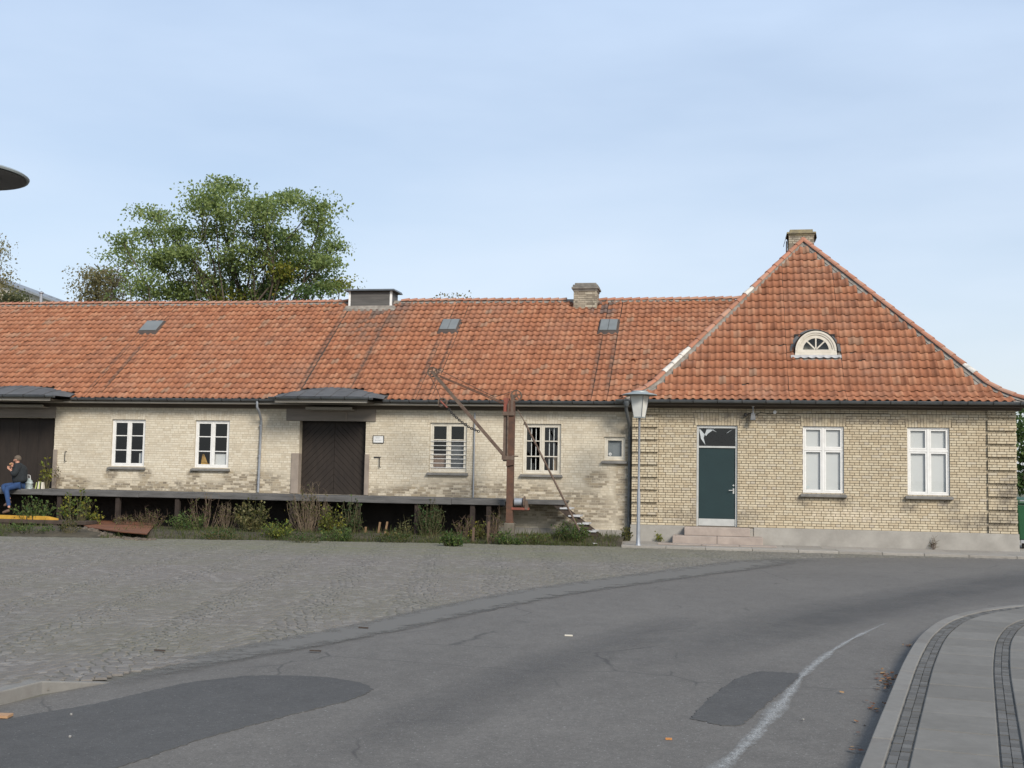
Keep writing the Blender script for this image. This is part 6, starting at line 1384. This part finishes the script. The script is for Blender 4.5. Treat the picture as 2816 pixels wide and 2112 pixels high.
a = onY(57, 793, FY); b = onY(183, 840, FY); sl_ = (b[2]-a[2])/(b[0]-a[0]); g0 = a[0]-6.0
far = empty('distant_building', (a[0]-3, FY, -.16), 'distant pale gabled building with a shallow grey roof', 'building')
zt = a[2]-sl_*6.0; bx1 = b[0]+1.2
mb = MB(); mb.poly([(2*g0-bx1, FY, -.16), (bx1, FY, -.16), (bx1, FY, zt+sl_*(bx1-g0)-.09), (g0, FY, zt-.09), (2*g0-bx1, FY, zt+sl_*(bx1-g0)-.09)]); mb.quad((bx1, FY, -.16), (bx1, FY+3.5, -.16), (bx1, FY+3.5, zt+sl_*(bx1-g0)-.3), (bx1, FY, zt+sl_*(bx1-g0)-.3)); mb.build('wall', M['far_wall'], far, fix=False)
mb = MB(); e = bx1+.6
mb.hexa([(g0, FY-.5, zt-.07), (e, FY-.5, zt+sl_*(e-g0)-.07), (e, FY+3.5, zt+sl_*(e-g0)-.07), (g0, FY+3.5, zt-.07)], [(g0, FY-.5, zt+.08), (e, FY-.5, zt+sl_*(e-g0)+.08), (e, FY+3.5, zt+sl_*(e-g0)+.08), (g0, FY+3.5, zt+.08)])
mb.hexa([(2*g0-e, FY-.5, zt+sl_*(e-g0)-.07), (g0, FY-.5, zt-.07), (g0, FY+3.5, zt-.07), (2*g0-e, FY+3.5, zt+sl_*(e-g0)-.07)], [(2*g0-e, FY-.5, zt+sl_*(e-g0)+.08), (g0, FY-.5, zt+.08), (g0, FY+3.5, zt+.08), (2*g0-e, FY+3.5, zt+sl_*(e-g0)+.08)]); mb.build('roof', M['far_roof'], far)
for px in ((132, 815), (152, 822)):
    c = onY(*px, FY+1); mb = MB(); mb.box(c[0]-.18, c[0]+.18, FY+.8, FY+1.3, c[2]-.7, c[2]); mb.build('roof_vent', M['far_roof'], far)

# ================================================================== the seated man
def skin(name, V, E_, rad, mat, parent, sub=2):
    me = bpy.data.meshes.new(name); me.from_pydata([tuple(v) for v in V], E_, []); o = bpy.data.objects.new(name, me); COL.objects.link(o)
    sk = o.modifiers.new('skin', 'SKIN'); sk.use_smooth_shade = True
    for i, r_ in enumerate(rad):
        d = me.skin_vertices[0].data[i]; d.radius = (r_, r_) if not isinstance(r_, tuple) else r_; d.use_root = (i == 0)
    sb = o.modifiers.new('sub', 'SUBSURF'); sb.levels = sub; sb.render_levels = sub
    dg = bpy.context.evaluated_depsgraph_get(); nm = bpy.data.meshes.new_from_object(o.evaluated_get(dg)); bpy.data.objects.remove(o); nm.name = name
    nm.materials.clear(); nm.materials.append(mat); nm.polygons.foreach_set('use_smooth', [True]*len(nm.polygons)); ob = bpy.data.objects.new(name, nm); link(ob, parent); return ob
Z0 = lambda x, y: (x/5.53, 1200+y/5.53)
def H(x, y, yy): return np.array(onY(*Z0(x, y), yy))
py = DF+.10
man = empty('person', tuple(H(300, 760, py)), 'person in dark grey fleece and blue jeans sitting on the dock edge eating', 'person')
hip = H(300, 722, py); hip[2] = DZ+.115; waist = H(285, 640, py); chest = H(285, 520, py); neck = H(272, 412, py); head = H(262, 352, py)
up_ = neck-hip
shL = H(285, 445, py-.17); shR = H(300, 445, py+.17); elL = H(215, 600, py-.24); elR = H(190, 590, py+.12); wrL = H(165, 515, py-.12); wrR = H(180, 480, py+.05)
hnL = H(140, 500, py-.09); hnR = H(190, 445, py-.02)
knL = H(95, 800, py-.42); knR = H(20, 740, py-.22); anL = H(140, 1095, py-.68); anR = H(100, 960, py-.55)
knR = H(35, 755, py-.25); anR = H(150, 960, py-.50)
hipL = hip+np.array([0, -.10, -.01]); hipR = hip+np.array([0, .08, 0])
# one continuous body
Vb = [hip, waist, chest, neck, head-np.array([0, 0, .06]), head, head+np.array([-.01, 0, .075]), shL, elL, wrL, hnL, shR, elR, wrR, hnR, hipL, knL, anL, hipR, knR, anR]
Eb = [(0, 1), (1, 2), (2, 3), (3, 4), (4, 5), (5, 6), (2, 7), (7, 8), (8, 9), (9, 10), (2, 11), (11, 12), (12, 13), (13, 14), (0, 15), (15, 16), (16, 17), (0, 18), (18, 19), (19, 20)]
rb = [.13, .13, .14, .055, .062, .088, .06, .06, .042, .028, .03, .06, .042, .028, .03, .075, .055, .036, .075, .055, .036]
skin('body', Vb, Eb, rb, M['skin'], man)
# face: nose, brow and ear
fd = np.array([-1, -.25, -.1]); fd /= np.linalg.norm(fd)
mb = MB(); nb_ = head+fd*.085+np.array([0, 0, -.01]); mb.lathe(tuple(nb_), [(0, -.03), (.016, -.02), (.014, 0), (.006, .022), (0, .026)], 8); mb.build('nose', M['skin'], man, True)
mb = MB(); mb.lathe(tuple(head+np.array([.015, -.082, -.01])), [(0, -.012), (.018, -.008), (.026, 0), (.018, .01)], 10, axis='y'); mb.build('ear', M['skin'], man, True)
for s_ in (-1, 1):
    e_ = head+fd*.078+np.array([.2*s_*.0, s_*.03-.01, .015]); mb = MB(); mb.lathe(tuple(e_), [(0, -.008), (.008, 0), (0, .008)], 8); mb.build('eye', M['iron'], man, True)
mb = MB(); m_ = head+fd*.082+np.array([0, 0, -.045]); mb.box(m_[0]-.006, m_[0]+.01, m_[1]-.02, m_[1]+.02, m_[2]-.004, m_[2]+.004); mb.build('mouth', M['red_paint'], man)
# hair cap
mb = MB(); hc = head+np.array([.014, .004, .022]); n1, n2 = 12, 18; grid = []
for i in range(n1+1):
    th = math.pi*.62*i/n1; row = []
    for k in range(n2):
        ph = 2*math.pi*k/n2; front = max(0, -math.cos(ph)); t2 = th*(1-.60*front); r_ = .099+rng.normal()*.003; row.append((hc[0]+r_*1.02*math.sin(t2)*math.cos(ph), hc[1]+r_*.92*math.sin(t2)*math.sin(ph), hc[2]+r_*1.0*math.cos(t2)))
    grid.append(row)
for i in range(n1):
    for k in range(n2): mb.quad(grid[i][k], grid[i][(k+1) % n2], grid[i+1][(k+1) % n2], grid[i+1][k])
mb.build('hair', M['hair'], man, True)
# fleece jacket: torso and sleeves
back = np.array([.03, 0, 0])
Vj = [hip+np.array([.03, 0, .02]), waist+back, chest+back, (chest+neck)/2+back*.8, neck+np.array([.012, 0, .0]), shL, elL, wrL*.8+elL*.2, shR, elR, wrR*.8+elR*.2]
Ej = [(0, 1), (1, 2), (2, 3), (3, 4), (3, 5), (5, 6), (6, 7), (3, 8), (8, 9), (9, 10)]
skin('jacket', Vj, Ej, [(.215, .215), (.21, .23), (.205, .23), (.15, .18), .07, .105, .085, .055, .105, .085, .055], M['jacket'], man)
# jeans
Vt = [hip, hipL, knL, anL*.93+knL*.07, hipR, knR, anR*.9+knR*.1]
skin('jeans', Vt, [(0, 1), (1, 2), (2, 3), (0, 4), (4, 5), (5, 6)], [(.105, .12), .10, .078, .055, .10, .078, .055], M['jeans'], man)
# shoes
for an, d_ in ((anL, np.array([-.13, -.10, -.06])), (anR, np.array([-.05, -.18, -.10]))):
    b_ = an+np.array([.02, .02, -.05]); skin('shoe', [b_, b_+d_*.55, b_+d_*1.25], [(0, 1), (1, 2)], [.055, .05, .032], M['shoe'], man)
# hands: palm, four fingers and a thumb curled round the food
def hand(wr, pm, curl, nm):
    d = pm-wr; d /= np.linalg.norm(d); s_ = np.cross(d, np.array([0, 0, 1.])); s_ /= np.linalg.norm(s_); u = np.cross(s_, d); pc = wr+d*.085
    V = [wr, pc]; E_ = [(0, 1)]; rd = [.024, (.034, .020)]
    for k in range(4):
        o = s_*(.030-.02*k); L_ = (.075, .085, .08, .062)[k]; p1 = pc+o+d*.02; p2 = p1+d*L_*.45+u*curl*.02; p3 = p2+d*L_*.2+u*curl*.04; n0 = len(V); V += [p1, p2, p3]; E_ += [(1, n0), (n0, n0+1), (n0+1, n0+2)]; rd += [.011, .009, .008]
    t1 = wr+d*.045+s_*.035+u*.012; t2 = t1+s_*.02+d*.03+u*.03*curl; n0 = len(V); V += [t1, t2]; E_ += [(0, n0), (n0, n0+1)]; rd += [.013, .010]
    return skin('hand', V, E_, rd, M['skin'], man, 1)
hand(wrL, hnL+np.array([-.02, 0, .02]), 1, 'l'); hand(wrR, hnR+np.array([-.02, 0, .02]), 1, 'r')
fc = hnR+np.array([-.05, -.02, .045]); mb = MB(); mb.lathe(tuple(fc), [(0, -.022), (.035, -.016), (.04, 0), (.034, .018), (0, .026)], 12); tag(mb.build('food', simple('bread', (.40, .24, .11)), smooth=True), 'piece of food in the hands of the seated person', 'food')
# bags beside him
bp_ = onY(*Z0(425, 760), DF+.55); T = empty('plastic_bag', (bp_[0], DF+.55, DZ), 'crumpled white plastic bag standing behind the seated person', 'bag')
mb = MB(); n1, n2 = 9, 14; g_ = []
for i in range(n1+1):
    t = i/n1; r_ = .125*(1-.1*t) if t < .6 else .125*(1-.06)*(1-(t-.6)*1.9); g_.append([(bp_[0]+(r_*1.1+rng.normal()*.012)*math.cos(2*math.pi*k/n2)+.03*t, DF+.55+(r_*.8+rng.normal()*.012)*math.sin(2*math.pi*k/n2), DZ+.30*t+rng.normal()*.004*(i > 0)) for k in range(n2)])
for i in range(n1):
    for k in range(n2): mb.quad(g_[i][k], g_[i][(k+1) % n2], g_[i+1][(k+1) % n2], g_[i+1][k])
mb.build('bag_body', simple('pale_plastic', (.40, .44, .43), (.16, .20, .19), 14, .4), T, True)
mb = MB(); mb.tube([(bp_[0]-.02, DF+.55, DZ+.28), (bp_[0]-.03, DF+.55, DZ+.40), (bp_[0]+.05, DF+.55, DZ+.38), (bp_[0]+.07, DF+.55, DZ+.27)], .012, 6); mb.build('bag_handle', M['blind'], T, True)
bq = onY(*Z0(608, 765), DF+.6); T = empty('striped_bag', (bq[0], DF+.6, DZ), 'yellow and black striped carrier bag standing on the dock', 'bag')
bw_ = .115
for i in range(6):
    a0 = bq[0]-bw_+i*(2*bw_)/6; mb = MB(); h_ = .215-.02*abs(i-2.5)/2.5; mb.hexa([(a0, DF+.52, DZ), (a0+2*bw_/6-.001, DF+.52, DZ), (a0+2*bw_/6-.001, DF+.68, DZ), (a0, DF+.68, DZ)], [(a0+.006*(2.5-i), DF+.55, DZ+h_), (a0+2*bw_/6-.001+.006*(2.5-i), DF+.55, DZ+h_), (a0+2*bw_/6+.006*(2.5-i), DF+.65, DZ+h_), (a0+.006*(2.5-i), DF+.65, DZ+h_)])
    mb.build('bag_stripe', (simple('lime_stripe', (.40, .45, .16)), M['iron'], M['cream'])[i % 3], T, bevel=.01)
